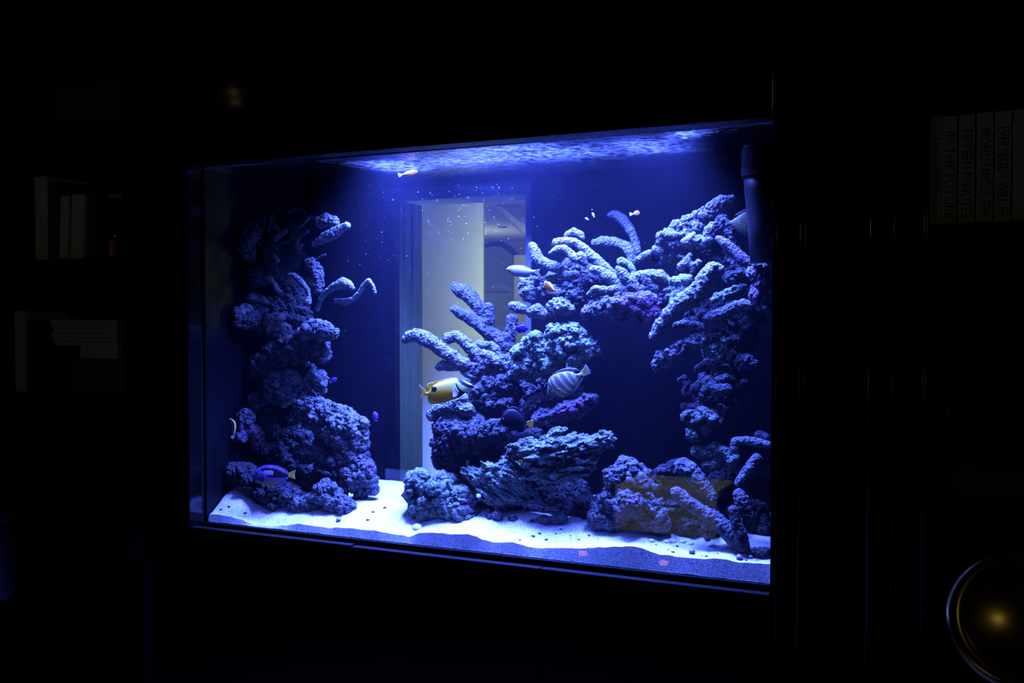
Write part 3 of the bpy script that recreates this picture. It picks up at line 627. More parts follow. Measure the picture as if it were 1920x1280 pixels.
R_('coral_rod', 'level rod of rock left of the blunt block', 'branch', [(1270,611,7.3),(1290,609,8.3),(1310,613,9.4),(1326,622,9.4)], .30, 'rock_grey', 'coral')
R_('reef_rock', 'long tilted slab with bright top edge in right reef', 'knob', [(1231,682,8.3),(1242,674,11.4),(1260,664,13.5),(1283,650,13.5),(1308,640,10.4),(1330,635,7.3),(1350,626,4.2)], .26, 'rock_pale')
R_('reef_rock', 'rounded boulder right of the long tilted slab', 'knob', [(1340,656,11.4),(1355,655,12.5),(1366,664,9.4),(1350,668,10.4)], .28, 'rock_green')
R_('reef_rock', 'dim rock with a pink patch at right', 'knob', [(1385,682,9.4),(1400,677,10.4),(1413,680,8.3)], .28, 'rock_purple')
R_('reef_rock', 'thin dark ledge under the rounded boulder', 'knob', [(1312,690,6.2),(1325,682,6.2),(1345,688,7.3),(1360,690,5.2)], .34, 'rock_grey')
R_('reef_rock', 'bent pale rock like an elbow in right reef column', 'branch', [(1318,740,7.3),(1323,730,8.3),(1335,720,8.3),(1347,712,8.3),(1360,708,7.3),(1345,732,13.5),(1360,728,11.4)], .26, 'rock_grey')
R_('reef_rock', 'purple nose like knobs hanging left in right reef', 'branch', [(1273,712,4.2),(1283,708,5.2),(1290,722,7.3),(1283,736,5.2),(1293,736,6.2),(1304,728,10.4),(1310,748,8.3)], .36, 'rock_purple')
R_('reef_rock', 'flat purple ledge above the lumpy hanging rock', 'branch', [(1282,761,6.2),(1298,763,7.3),(1318,762,8.3),(1310,752,7.3)], .28, 'rock_purple')
R_('reef_rock', 'lumpy greenish rock hanging low in right reef column', 'knob', [(1288,780,8.3),(1308,785,14.6),(1326,782,13.5),(1340,790,11.4),(1330,804,11.4)], .26, 'rock_green')
R_('reef_rock', 'lowest hanging tip of the right reef column', 'knob', [(1294,806,6.2),(1298,816,8.3),(1306,823,6.2)], .24, 'rock_green')
R_('reef_rock', 'dim rock arm right of the elbow rock', 'branch', [(1395,720,8.3),(1386,733,9.4),(1372,745,8.3),(1390,752,5.2)], .34, 'rock_dark_and_shaded')
R_('reef_rock', 'shadowed column inside the right reef', 'knob', [(1340,690,18.7),(1345,640,18.7),(1330,740,16.6),(1320,770,12.5),(1370,600,16.6),(1380,640,16.6)], .60, 'rock_dark_and_shaded', lumps=12)
R_('reef_rock', 'net like rock climbing left of the pale stone', 'lace', [(1175,880,14.6),(1160,897,16.6),(1190,895,16.6),(1208,915,13.5),(1180,922,17.7),(1150,938,16.6),(1130,962,14.6),(1155,975,13.5),(1122,975,10.4),(1165,955,15.6)], .22, 'rock_grey')
R_('reef_rock', 'deep purple domed rock by the net like rock', 'knob', [(1180,936,14.6),(1170,946,13.5),(1190,946,13.5)], .14, 'rock_purple')
R_('reef_rock', 'pale stone right of the purple dome', 'knob', [(1215,935,15.6),(1205,955,13.5),(1226,950,13.5),(1235,975,14.6),(1215,978,12.5)], .20, 'rock_pale')
R_('reef_rock', 'dark lumpy rock at the upper end of big rod', 'knob', [(1245,890,15.6),(1237,908,11.4),(1264,880,11.4)], .30, 'rock_dark_and_shaded')
R_('coral_rod', 'big bent rod of rock at lower right', 'branch', [(1279,872,13.5),(1293,882,14.6),(1306,898,14.6),(1318,915,13.5),(1329,927,11.4),(1334,942,9.4)], .20, 'rock_pale', 'coral')
R_('coral_rod', 'lower pinkish rod slanting down to the right sand', 'branch', [(1270,923,10.4),(1282,935,11.4),(1300,950,11.4),(1320,960,10.4),(1340,970,11.4),(1356,986,14.6),(1371,1002,15.6),(1384,1018,13.5),(1392,1031,8.3)], .14, 'rock_grey', 'coral')
R_('reef_rock', 'lattice like ledge above the big bent rod', 'lace', [(1308,845,7.3),(1325,850,7.3),(1340,845,8.3),(1358,850,8.3),(1374,860,8.3),(1346,866,6.2),(1372,871,7.3),(1330,872,8.3)], .26, 'rock_green')
R_('coral_branch', 'pale horizontal coral arm touching the right end pane', 'branch', [(1378,842,8.3),(1378,828,7.3),(1400,825,6.2),(1424,830,8.3),(1438,834,8.3)], .20, 'rock_pale', 'coral')
R_('coral_rod', 'upper rod of the forked pair near right end', 'branch', [(1418,861,10.4),(1408,878,11.4),(1396,894,10.4),(1386,907,8.3)], .16, 'rock_pale', 'coral')
R_('coral_rod', 'lower curved rod of the forked pair near right end', 'branch', [(1385,926,11.4),(1394,942,13.5),(1400,962,12.5),(1404,985,9.4)], .14, 'rock_grey', 'coral')
R_('coral_stub', 'upright cylinder stub in front of the forked rods', 'branch', [(1375,957,8.3),(1380,976,10.4),(1388,1000,11.4),(1394,1024,10.4)], .09, 'rock_dark_and_shaded', 'coral')
R_('reef_rock', 'dim purple lump high beside the right end pane', 'branch', [(1424,816,9.4),(1434,820,8.3)], .30, 'rock_purple')
R_('reef_rock', 'small dim lump right of the upper forked rod', 'knob', [(1430,878,7.3),(1437,884,6.2)], .22, 'rock_grey')
R_('reef_rock', 'low dark rock on the sand in the right corner', 'knob', [(1412,1036,7.3),(1430,1036,8.3)], .10, 'rock_dark_and_shaded')
R_('reef_rock', 'small pale lump under the lower pinkish rod', 'knob', [(1324,1003,5.2),(1328,1009,5.2)], .16, 'rock_pale')
R_('reef_rock', 'shadowed rock heap under the pinkish rod', 'knob', [(1240,985,14.6),(1262,985,17.7),(1290,985,19.8),(1318,990,16.6),(1270,955,16.6),(1345,1005,12.5)], .30, 'rock_dark_and_shaded', lumps=12)
R_('reef_rock', 'shadowed rock heap behind the lower right rods', 'knob', [(1350,910,18.7),(1375,890,14.6),(1360,950,16.6),(1420,960,14.6)], .46, 'rock_dark_and_shaded', lumps=10)
R_('reef_rock', 'shadowed backbone of the right reef', 'knob', [(1400,600,20),(1385,650,20),(1365,700,18),(1350,760,16),(1420,560,18),(1330,580,16),(1300,600,14)], .64, 'rock_dark_and_shaded', lumps=14)
R_('reef_rock', 'rough lumps joining the shelf to the long bright rod', 'knob', [(1225,570,12),(1245,560,12),(1265,545,11),(1230,590,10)], .42, 'rock_grey')
R_('reef_rock', 'rough lumps between largest boulder and right end', 'knob', [(1355,420,9),(1365,440,10),(1380,490,9),(1400,515,11),(1370,520,10)], .44, 'rock_dark_and_shaded')
R_('reef_rock', 'low shade-dark rock fill along the back of the centre sand', 'knob', [(890,965,15),(930,962,17),(970,965,16),(1010,965,16),(1050,966,16),(1090,970,16),(1125,978,14),(1115,945,13),(1090,950,14)], .40, 'rock_dark_and_shaded', lumps=16)  # dark fill added where the cave lies in shade
R_('reef_rock', 'dark rock behind the knobby base of the left reef', 'knob', [(550,925,18),(590,905,20),(630,920,16),(560,900,18)], .44, 'rock_dark_and_shaded', lumps=10)
R_('reef_rock', 'dark rock behind the forked rods in the right corner', 'knob', [(1405,1000,16),(1432,1000,16),(1436,984,13),(1410,980,13),(1380,985,14)], .42, 'rock_dark_and_shaded', lumps=8)
R_('reef_rock', 'dark rubble closing the gap between net like rock and rods', 'knob', [(1150,985,12),(1180,985,14),(1205,985,14),(1228,990,12),(1100,975,12)], .34, 'rock_dark_and_shaded', lumps=10)

# ------------------------------------------------------------------ fish
def resample(poly, n):
    p = np.array(poly, float)
    # smooth with Catmull-Rom, then even steps
    q = np.vstack([2 * p[0] - p[1], p, 2 * p[-1] - p[-2]]); out = []
    for i in range(1, len(q) - 2):
        for s in np.linspace(0, 1, 12, endpoint=False):
            a, b, c, d = q[i - 1], q[i], q[i + 1], q[i + 2]
            out.append(0.5 * (2 * b + (c - a) * s + (2 * a - 5 * b + 4 * c - d) * s ** 2 + (3 * b - a - 3 * c + d) * s ** 3))
    out.append(p[-1]); out = np.array(out)
    L = np.r_[0, np.cumsum(np.linalg.norm(np.diff(out, axis=0), axis=1))]
    s = np.linspace(0, L[-1], n)
    return np.c_[np.interp(s, L, out[:, 0]), np.interp(s, L, out[:, 1])]
def colour_attr(me, cols):
    a = me.color_attributes.new('Col', 'FLOAT_COLOR', 'POINT')
    a.data.foreach_set('color', np.c_[np.array(cols, float) * (0.44, 0.41, 0.155), np.ones(len(cols))].ravel())   # hues as they look under white light, toned to real skin
class Fish:
    def __init__(s, name, label, t, centre, group=None):
        s.cx, s.cy = centre; s.Y = t * TD; s.k = pix(s.Y, *centre); s.o = at(centre[0], centre[1], s.Y)
        s.root = empty(name, s.o, label, 'fish', group)
    def loc(s, x, y, d=0.0):             # a place on the fish, from its side view, d towards the viewer
        return RIGHT * ((x - s.cx) * s.k) + UP * ((s.cy - y) * s.k) - FWD * (d * s.k)
    def body(s, upper, lower, thick, colour, nu=64, nv=40, name='body'):
        U, L_ = resample(upper, nu), resample(lower, nu); vs_, cs, fs = [], [], []
        for i in range(nu):
            u = i / (nu - 1); m = (U[i] + L_[i]) / 2; h = (U[i] - L_[i]) / 2
            wd = thick * max(0.06, math.sin(math.pi * min(1, u * 0.93 + 0.04)) ** 0.75)
            for j in range(nv):
                a = 2 * math.pi * j / nv; c, d = math.cos(a), math.sin(a)
                x, y = m + h * c; vs_.append(s.loc(x, y, wd * math.copysign(abs(d) ** 0.9, d))); cs.append(colour(x, y))
        for i in range(nu - 1):
            for j in range(nv):
                fs.append((i * nv + j, i * nv + (j + 1) % nv, (i + 1) * nv + (j + 1) % nv, (i + 1) * nv + j))
        fs.append(list(range(nv))[::-1]); fs.append([(nu - 1) * nv + j for j in range(nv)])
        me = bpy.data.meshes.new(name); me.from_pydata(vs_, [], fs)
        bm = bmesh.new(); bm.from_mesh(me); bmesh.ops.recalc_face_normals(bm, faces=bm.faces[:]); bm.to_mesh(me); bm.free()
        colour_attr(me, cs)
        s.skin = link_mesh(name, me, M['vc'], s.root, smooth=True)
        return s.skin
    def fin(s, name, a, b, colour, d=0.0, bend=0.0, n=20, m=7, th=0.5):
        A, B = resample(a, n), resample(b, n); vs_, cs, fs = [], [], []
        for side in (1, -1):
            for i in range(n):
                for j in range(m):
                    v = j / (m - 1); x, y = A[i] * (1 - v) + B[i] * v
                    vs_.append(s.loc(x, y, d + bend * v * v + side * th * 0.5 * (1 - 0.6 * v) + 0.25 * math.sin(i * 1.9) * v)); cs.append(colour(x, y, i / (n - 1), v))
        N_ = n * m
        for i in range(n - 1):
            for j in range(m - 1):
                q = (i * m + j, i * m + j + 1, (i + 1) * m + j + 1, (i + 1) * m + j)
                fs.append(q); fs.append(tuple(N_ + k for k in q[::-1]))
        edge = [(i * m) for i in range(n)] + [(n - 1) * m + j for j in range(1, m)] + [i * m + m - 1 for i in range(n - 2, -1, -1)] + [j for j in range(m - 2, 0, -1)]
        for k in range(len(edge)):
            p, q = edge[k], edge[(k + 1) % len(edge)]; fs.append((q, p, N_ + p, N_ + q))
        me = bpy.data.meshes.new(name); me.from_pydata(vs_, [], fs)
        bm = bmesh.new(); bm.from_mesh(me); bmesh.ops.recalc_face_normals(bm, faces=bm.faces[:]); bm.to_mesh(me); bm.free()
        colour_attr(me, cs)
        return link_mesh(name, me, M['fin'], s.root, smooth=True)
    def eye(s, x, y, r, d):
        for sd in (1, -1):
            bm = bmesh.new(); bmesh.ops.create_uvsphere(bm, u_segments=14, v_segments=10, radius=r * s.k)
            o = bm_obj('eye', bm, M['eye'], s.skin, True, loc=s.loc(x, y, sd * d))
def inside(x, y, poly):
    r = False; j = len(poly) - 1
    for i in range(len(poly)):
        (xi, yi), (xj, yj) = poly[i], poly[j]
        if (yi > y) != (yj > y) and x < (xj - xi) * (y - yi) / (yj - yi) + xi: r = not r
        j = i
    return r
def mixc(a, b, t):
    t = min(1, max(0, t)); return tuple(p * (1 - t) + q * t for p, q in zip(a, b))

# black and blue tang with yellow tail
bl, royal, lilac, yel = (0.008, 0.006, 0.03), (0.05, 0.02, 0.75), (0.30, 0.26, 0.95), (0.85, 0.62, 0.10)
black_zone = [(481, 886), (488, 879), (500, 875.5), (520, 877), (540, 887), (541, 892), (534, 894.5), (524, 894.5), (510, 895), (503, 892), (498, 888.5), (495, 893), (493.5, 900), (492, 900), (492.5, 891), (495, 885), (491, 879.8), (487, 882), (480, 889.5), (478.5, 889)]
def tang_c(x, y):
    if ((x - 504.3) / 9.5) ** 4 + ((y - 885.3 - 0.05 * (x - 504)) / 4.4) ** 4 < 1: return lilac
    if inside(x, y, black_zone): return bl
    if y < 876 + 0.012 * (x - 500) ** 2 and x < 500: return (0.05, 0.02, 0.6)
    if abs((x - 487.5) - 0.35 * (895 - y)) < 0.7 and 890 < y < 899: return bl
    return mixc((0.10, 0.10, 0.80), (0.42, 0.38, 0.30), (y - 896 - 0.10 * (505 - x) * (x < 505)) / 10)
f = Fish('surgeonfish', 'black and blue fish with yellow tail at lower left', .10, (505, 892))
f.body([(473, 893.5), (477, 886), (484, 878.5), (495, 874.5), (509, 874), (524, 878), (535, 884.5), (541, 888.5)], [(473, 893.8), (479, 900), (488, 906), (500, 909.5), (513, 909.5), (526, 905), (535, 898), (541, 892)], 6.0, tang_c, 90, 64)
edge_c = lambda x, y, u, v: mixc((0.02, 0.01, 0.2), (0.28, 0.10, 0.95), v * 1.6)
f.fin('dorsal_fin', [(482, 881), (495, 875.5), (509, 875), (524, 879), (539, 887.5)], [(480.5, 879.5), (494, 872.5), (509, 871.5), (524, 874.5), (540, 883.5)], edge_c)
f.fin('anal_fin', [(504, 909), (515, 908), (526, 904), (539, 894)], [(505, 911), (516, 910.5), (528, 907), (541, 896.5)], lambda x, y, u, v: (0.10, 0.10, 0.95))
f.fin('tail_fin', [(539, 887), (536, 890), (539, 893)], [(554.5, 880.5), (552.5, 889), (553.5, 898.5)], lambda x, y, u, v: mixc((0.75, 0.66, 0.10), (0.60, 0.42, 0.12), v))
f.fin('pectoral_fin', [(494, 889), (493, 896), (494.5, 901)], [(499, 893), (497.5, 898), (496, 902.5)], lambda x, y, u, v: (0.08, 0.07, 0.90), d=6.2, bend=2)
f.eye(484.5, 885.5, 1.3, 3.9)

# yellow foxface with striped head
wh, blk, ylw = (0.70, 0.80, 0.70), (0.006, 0.006, 0.012), (0.95, 0.55, 0.004)
band = [(857, 709), (862, 709), (872, 715.5), (880, 720.5), (889, 721), (889, 726.5), (882, 727.5), (874, 724.8), (866, 720), (860, 714)]
throat = [(853.5, 717), (856, 718.5), (860, 724.5), (865, 731), (873.5, 735), (868, 742), (862, 744), (855, 746), (859, 738), (861, 733), (857, 727)]
def fox_c(x, y):
    if ((x - 814) / 5.2) ** 4 + ((y - 729.3) / 5.0) ** 4 < 1: return blk
    if inside(x, y, band) or inside(x, y, throat): return blk
    if x > 852 + max(0, (y - 722)) * .4: return wh
    top = mixc((0.95, 0.74, 0.22), (0.85, 0.42, 0.01), (y - 727 - (834 - x) * .18) / 9)
    top = mixc(top, (0.80, 0.72, 0.36), (x - 838) / 14 * (y < 733))
    return mixc(top, ylw, (812 - x) / 8)
f = Fish('rabbitfish', 'yellow fish with black spot and striped white head', .16, (838, 730))
f.body([(889, 722.5), (880, 718), (870, 713.5), (857, 709), (840, 711.5), (822, 717), (810, 725), (803, 734), (797, 735.5)], [(889, 726), (880, 731), (873, 735), (863, 744), (848, 749.5), (828, 752.5), (814, 751), (805, 743.5), (797, 739)], 8.0, fox_c, 90, 64)
f.fin('dorsal_fin', [(857, 710), (842, 712), (826, 717), (812, 725), (805, 733)], [(858, 708.3), (841, 708.6), (822, 714), (801, 719.5), (800, 731)], lambda x, y, u, v: mixc((0.9, 0.72, 0.2), ylw, (845 - x) / 18))
f.fin('anal_fin', [(848, 749), (830, 752), (815, 750), (805, 743)], [(842, 752.5), (826, 756), (806, 756.5), (801, 743)], lambda x, y, u, v: mixc((0.90, 0.62, 0.03), (0.55, 0.60, 0.05), (815 - x) / 12))
f.fin('tail_fin', [(800, 734.5), (797, 737.3), (800, 740)], [(785.5, 720.5), (791, 736), (786.5, 748.5)], lambda x, y, u, v: mixc((0.95, 0.55, 0.004), (0.75, 0.75, 0.65), (v - .72) * 4))
f.fin('pectoral_fin', [(853, 723.5), (850, 728), (848, 731)], [(860, 733), (858, 742), (850, 746)], lambda x, y, u, v: (0.62, 0.66, 0.80), d=8, bend=3)
f.eye(866.5, 719, 1.5, 5.0)

# striped sailfin fish
sx0, sy0 = 1027, 737; ca, sa = math.cos(math.radians(37)), math.sin(math.radians(37))
white_bars = [[(1028, 712), (1030, 711), (1034, 724), (1039.5, 731), (1037.5, 737), (1034.5, 735), (1031, 725)], [(1033.5, 709), (1037, 707.5), (1042, 718), (1051, 727), (1060, 733), (1065, 737), (1060, 738.5), (1052, 733), (1043, 726), (1037, 718)],
              [(1043.5, 703), (1047.5, 702), (1055, 713), (1064, 722), (1073, 731), (1069, 733), (1060, 726), (1051, 716)], [(1055.5, 698.5), (1060, 697.5), (1066, 707), (1072, 714), (1077, 720), (1074, 722), (1066, 714), (1060, 706)],
              [(1070, 697.5), (1072, 697), (1077, 706), (1082, 713), (1080, 713.5), (1074, 706)], [(1041, 732), (1043, 731.5), (1052, 739), (1060, 742), (1054, 743.5), (1044, 739), (1040, 735)]]
def sail_c(x, y):
    if ((x - 1082.5) / 2.6) ** 2 + ((y - 704.5) / 2.2) ** 2 < 1: return (0.01, 0.01, 0.05)
    if abs((x - 1027.5) - (y - 717) * .55) < 1.0 and 717 < y < 738: return (0.02, 0.02, 0.10)
    for b in white_bars:
        if inside(x, y, b): return (0.78, 0.85, 0.95)
    q = (x - sx0) * .80 - (y - sy0) * .45
    s_ = math.sin((x * .83 + -(y) * .62) * 2.2)
    return mixc((0.20, 0.18, 0.50), (0.30, 0.30, 0.66), .5 + .5 * s_) if x < 1078 else (0.38, 0.42, 0.70)
f = Fish('sailfin_fish', 'oval blue and white striped fish with yellow tail patch', .20, (1058, 718))
f.body([(1026, 736), (1027, 722), (1029, 711), (1036, 704), (1048, 698.5), (1062, 696), (1074, 697.5), (1080, 700.5), (1088, 699), (1091, 697)], [(1026, 738), (1031, 741), (1041, 743.5), (1054, 744.5), (1064, 741.5), (1073, 733), (1081, 722), (1085, 711), (1089, 706), (1094, 705)], 6.5, sail_c, 100, 64)
fb = lambda x, y, u, v: mixc((0.18, 0.16, 0.45), (0.34, 0.34, 0.85), .5 + .5 * math.sin(v * 9))
f.fin('dorsal_fin', [(1030, 711), (1037, 704), (1049, 698.5), (1063, 696), (1077, 698.5)], [(1031, 707), (1041, 698.5), (1054, 692), (1070, 690), (1083, 691.5)], fb)
f.fin('anal_fin', [(1060, 743), (1070, 737), (1078, 727), (1084, 713)], [(1064, 743), (1077, 734), (1087, 721), (1093.5, 708)], fb)
f.fin('tail_fin', [(1087, 699.5), (1090, 702), (1092, 706)], [(1099, 683), (1103.5, 692), (1107.5, 700.5)], lambda x, y, u, v: (0.75, 0.62, 0.02) if ((x - 1096.5) / 5.6) ** 2 + ((y - 696.5) / 5.0) ** 2 < 1 else mixc((0.72, 0.76, 0.85), (0.30, 0.30, 0.72), v * v))
f.fin('pectoral_fin', [(1041, 727), (1044, 731), (1047, 733)], [(1051, 729), (1053, 733), (1050, 737)], lambda x, y, u, v: (0.42, 0.46, 0.85), d=6.5, bend=2)
f.eye(1030.5, 729, 1.4, 4.0)

# pale blue fish
f = Fish('pale_blue_fish', 'slender pale blue fish crossing the right window edge', .22, (980, 508))
pc = lambda x, y: (0.02, 0.03, 0.25) if ((x - 954) / 3.6) ** 2 + ((y - 507 - (x - 954) * .6) / 1.5) ** 2 < 1 else ((0.55, 0.30, 0.34) if ((x - 962.5) / 2.6) ** 2 + ((y - 511) / 1.3) ** 2 < 1 else mixc((0.48, 0.55, 0.85), (0.22, 0.33, 0.80), (y - 508) / 2.5))
f.body([(949.3, 504.5), (955, 499.5), (966, 497.3), (980, 499), (992, 503.5), (999, 506), (1004, 506)], [(949.3, 506), (956, 511.5), (964, 517.5), (976, 519), (987, 518.5), (995, 514.5), (1003, 512)], 5.0, pc, 60, 40)
f.fin('dorsal_fin', [(967, 497.8), (980, 499.5), (994, 504)], [(970, 497), (983, 497.6), (997, 503.5)], lambda x, y, u, v: (0.18, 0.22, 0.80))
f.fin('tail_fin', [(1001, 506.5), (1002, 509), (1001, 512)], [(1012.5, 504.5), (1011, 512), (1015, 520)], lambda x, y, u, v: (0.25, 0.34, 0.85))
f.fin('anal_fin', [(976, 518.5), (984, 518.2), (992, 515)], [(980, 520), (988, 520), (997, 517.5)], lambda x, y, u, v: (0.30, 0.36, 0.9))
f.eye(955.3, 507.3, 1.3, 2.6)

# orange skunk clownfish with a white back stripe
def clown(name, label, t, spine, h, group=None, dark=(0.75, 0.22, 0.12), tail=True, stripe=(0.95, 0.95, 0.95), up=1):
    s = resample(spine, 7); tn = np.gradient(s, axis=0); tn /= np.linalg.norm(tn, axis=1)[:, None]
    nrm = np.c_[tn[:, 1], -tn[:, 0]] * up; pr = np.array([.25, .75, 1, 1, .85, .55, .35])[:, None] * h
    g = Fish(name, label, t, tuple(s[3]), group)
    A, B = s + nrm * pr, s - nrm * pr
    def col(x, y):
        i = int(np.argmin(np.hypot(s[:, 0] - x, s[:, 1] - y))); e = ((np.array([x, y]) - s[i]) @ nrm[i]) / pr[i, 0]
        return stripe if e > .68 else mixc(dark, (0.95, 0.45, 0.05), -e)
    g.body(A.tolist(), B.tolist(), h * .55, col, 40, 32)
    g.fin('dorsal_fin', A[1:6].tolist(), (A[1:6] + nrm[1:6] * h * .28).tolist(), lambda x, y, u, v: stripe, n=12)
    e = s[-1]; d = tn[-1]; n_ = nrm[-1]
    if tail: g.fin('tail_fin', [(e + n_ * h * .3).tolist(), e.tolist(), (e - n_ * h * .3).tolist()], [(e + d * h * 1.4 + n_ * h * .95).tolist(), (e + d * h * 1.7).tolist(), (e + d * h * 1.4 - n_ * h * .95).tolist()], lambda x, y, u, v: (0.62, 0.66, 0.95), n=10)
    q = s[1] + nrm[1] * h * .25
    g.eye(q[0], q[1], h * .15, h * .42)
    return g
clown('anemonefish', 'orange fish with white back stripe under pale blue fish', .20, [(1021.5, 527), (1025, 533), (1030, 539), (1036, 543.5), (1041, 545)], 6.2)
clown('anemonefish', 'small upright fish with curved white stripe at far left', .10, [(430, 784), (436, 791), (438, 800), (437.5, 809), (436, 816)], 3.8, dark=(0.03, 0.008, 0.004), stripe=(0.75, 0.8, 0.95))
clown('anemonefish', 'tiny orange fish high above the bridging shelf', .78, [(1200, 399), (1196, 399.5), (1191, 400.5), (1187, 401)], 4.2, up=-1, dark=(0.85, 0.20, 0.08))
clown('anemonefish', 'pinkish orange fish right under the water surface', .30, [(783, 321), (775, 324), (768, 326), (760, 327), (754, 328)], 4.6, up=-1, dark=(0.50, 0.20, 0.2), stripe=(0.62, 0.42, 0.4))

# plain little fish
def little(name, label, t, head, tail, h, col, tailcol=None, thick=.5):
    hx, hy = head; tx, ty = tail; d = np.array([tx - hx, ty - hy], float); L = np.linalg.norm(d); d /= L
    n = np.array([d[1], -d[0]]); n = n if n[1] < 0 else -n
    if abs(d[0]) < .2: n = np.array([1.0, 0.0])
    q = lambda u, v: (np.array([hx, hy]) + d * L * u + n * h * v).tolist()
    g = Fish(name, label, t, q(.5, 0))
    g.body([q(0, .05), q(.15, .6), q(.4, 1), q(.7, .75), q(1, .2)], [q(0, -.05), q(.15, -.6), q(.4, -1), q(.7, -.75), q(1, -.2)], h * thick, lambda x, y: col, 36, 28)
    g.fin('dorsal_fin', [q(.25, .8), q(.5, .95), q(.85, .45)], [q(.3, 1.15), q(.6, 1.25), q(.95, .7)], lambda x, y, u, v: col, n=10)
    g.fin('anal_fin', [q(.5, -.9), q(.7, -.7), q(.88, -.4)], [q(.55, -1.2), q(.75, -1.15), q(.97, -.6)], lambda x, y, u, v: col, n=10)
    tc = tailcol or col
    g.fin('tail_fin', [q(.97, .25), q(.97, 0), q(.97, -.25)], [q(1.27, .85), q(1.2, 0), q(1.27, -.85)], lambda x, y, u, v: tc, n=10)
    g.eye(*q(.14, .2), max(.5, h * .13), h * thick * .72)
    return g
little('damselfish', 'violet blue fish facing right beside the antler coral', .30, (991, 616.5), (967, 614), 8, (0.03, 0.004, 1.5), (0.5, 0.4, 0.5))
little('damselfish', 'tiny bright violet fish hovering left of window', .30, (702.5, 771), (704.5, 786), 4.6, (0.20, 0.10, 1.6))
little('damselfish', 'tiny dim violet fish right of the squarish rock', .42, (632, 708.5), (621, 715.5), 4.0, (0.12, 0.01, 1.2), (0.3, 0.28, 0.2))
little('chromis', 'tiny white blue fish above centre reef, upper of two', .55, (1110.5, 398), (1113.5, 405.5), 1.7, (0.75, 0.85, 0.95))
little('chromis', 'tiny white blue fish above centre reef, lower of two', .55, (1096.5, 408), (1102.5, 411.5), 1.7, (0.60, 0.72, 0.95))
little('dark_fish', 'small black fish nosing up between right reef rocks', .28, (1224, 466), (1233, 492), 9, (0.012, 0.010, 0.05), (0.02, 0.015, 0.1))
g = Fish('surgeonfish', 'dim purple fish with yellow tail in centre hollow', .22, (962, 782))
dk = lambda x, y: (0.006, 0.004, 0.035)
g.body([(937, 790), (944, 775), (955, 767), (967, 768), (978, 778), (984, 788), (987, 791)], [(937, 793), (944, 798), (955, 803), (966, 804), (976, 800), (983, 796), (987, 794)], 6, dk, 48, 32)
g.fin('dorsal_fin', [(942, 778), (955, 767.5), (968, 769), (982, 786)], [(942, 773), (956, 763), (972, 765), (986, 785)], lambda x, y, u, v: (0.008, 0.004, 0.045))
g.fin('tail_fin', [(985, 791), (986, 793), (987, 796)], [(1000.5, 786), (1000, 796), (997.5, 805)], lambda x, y, u, v: (0.72, 0.52, 0.06))
g.fin('anal_fin', [(955, 803), (967, 803.5), (981, 797)], [(957, 806), (970, 807), (985, 798)], lambda x, y, u, v: (0.008, 0.004, 0.045))
g.eye(944, 785, 1.5, 3.6)
g = Fish('surgeonfish', 'finely striped dim fish half hidden behind the pipe', .40, (1392, 418))
st = lambda x, y, *a: mixc((0.03, 0.03, 0.06), (0.42, 0.42, 0.50), (math.sin((y + x * .18) * 1.75) - .1) * 2.5)
g.body([(1430, 417), (1415, 398), (1400, 396), (1384, 405), (1372, 413), (1367, 415)], [(1430, 423), (1415, 440), (1400, 443), (1388, 438), (1376, 428), (1367, 419)], 7, st, 60, 90)
g.fin('dorsal_fin', [(1420, 403), (1402, 396.5), (1384, 405)], [(1420, 396), (1400, 391), (1378, 403)], st, n=14)
g.fin('tail_fin', [(1369, 414), (1368, 417), (1369, 419.5)], [(1358, 408), (1361, 416), (1360, 424)], lambda x, y, u, v: (0.16, 0.16, 0.35), n=10)
g.eye(1424, 416, 1.5, 5)

# ------------------------------------------------------------------ things on the sand, pipe, specks
def on_sand(px, py, lift=0.0):
    d = ray(px, py)
    k = D / d.y
    for _ in range(400):
        p = CL + d * k
        if p.z <= sand_z(p.x, max(p.y, .001)): break
        k += 0.003
    return p + Vector((0, 0, lift))
def snail(px, py, wpx, label, mat):
    p = on_sand(px, py + wpx * .45); r = wpx * .5 * pix(p.y, px, py)
    e = empty('snail', p, label, 'snail')
    bm = bmesh.new()
    pts = [Vector((math.cos(a) * r * .55 * (1 - a / 14), -math.sin(a) * r * .45 * (1 - a / 14), r * (.55 + a * .075))) for a in np.linspace(0, 12.5, 60)]
    tube(bm, pts, [r * (.56 - .042 * a) for a in np.linspace(0, 12.5, 60)], 10)
    bm_obj('shell', bm, mat, e, True)
    bm = bmesh.new(); bmesh.ops.create_uvsphere(bm, u_segments=14, v_segments=8, radius=1, matrix=Matrix.Translation((r * .1, -r * .2, r * .18)) @ Matrix.Diagonal((r * .9, r * .6, r * .2, 1)))
    bm_obj('foot', bm, M['rock_dark_and_shaded'], e, True)
snail(635, 972, 11, 'round dark snail on the bright sand at left', M['shell'])
snail(1297, 1031, 13, 'cone shaped grey snail on the right sand', M['shell'])
snail(1386, 1042, 14, 'dark striped snail at the foot of the pinkish rod', M['shell'])
snail(1407, 1042, 10, 'small dark snail in the right corner by the low rock', M['shell'])
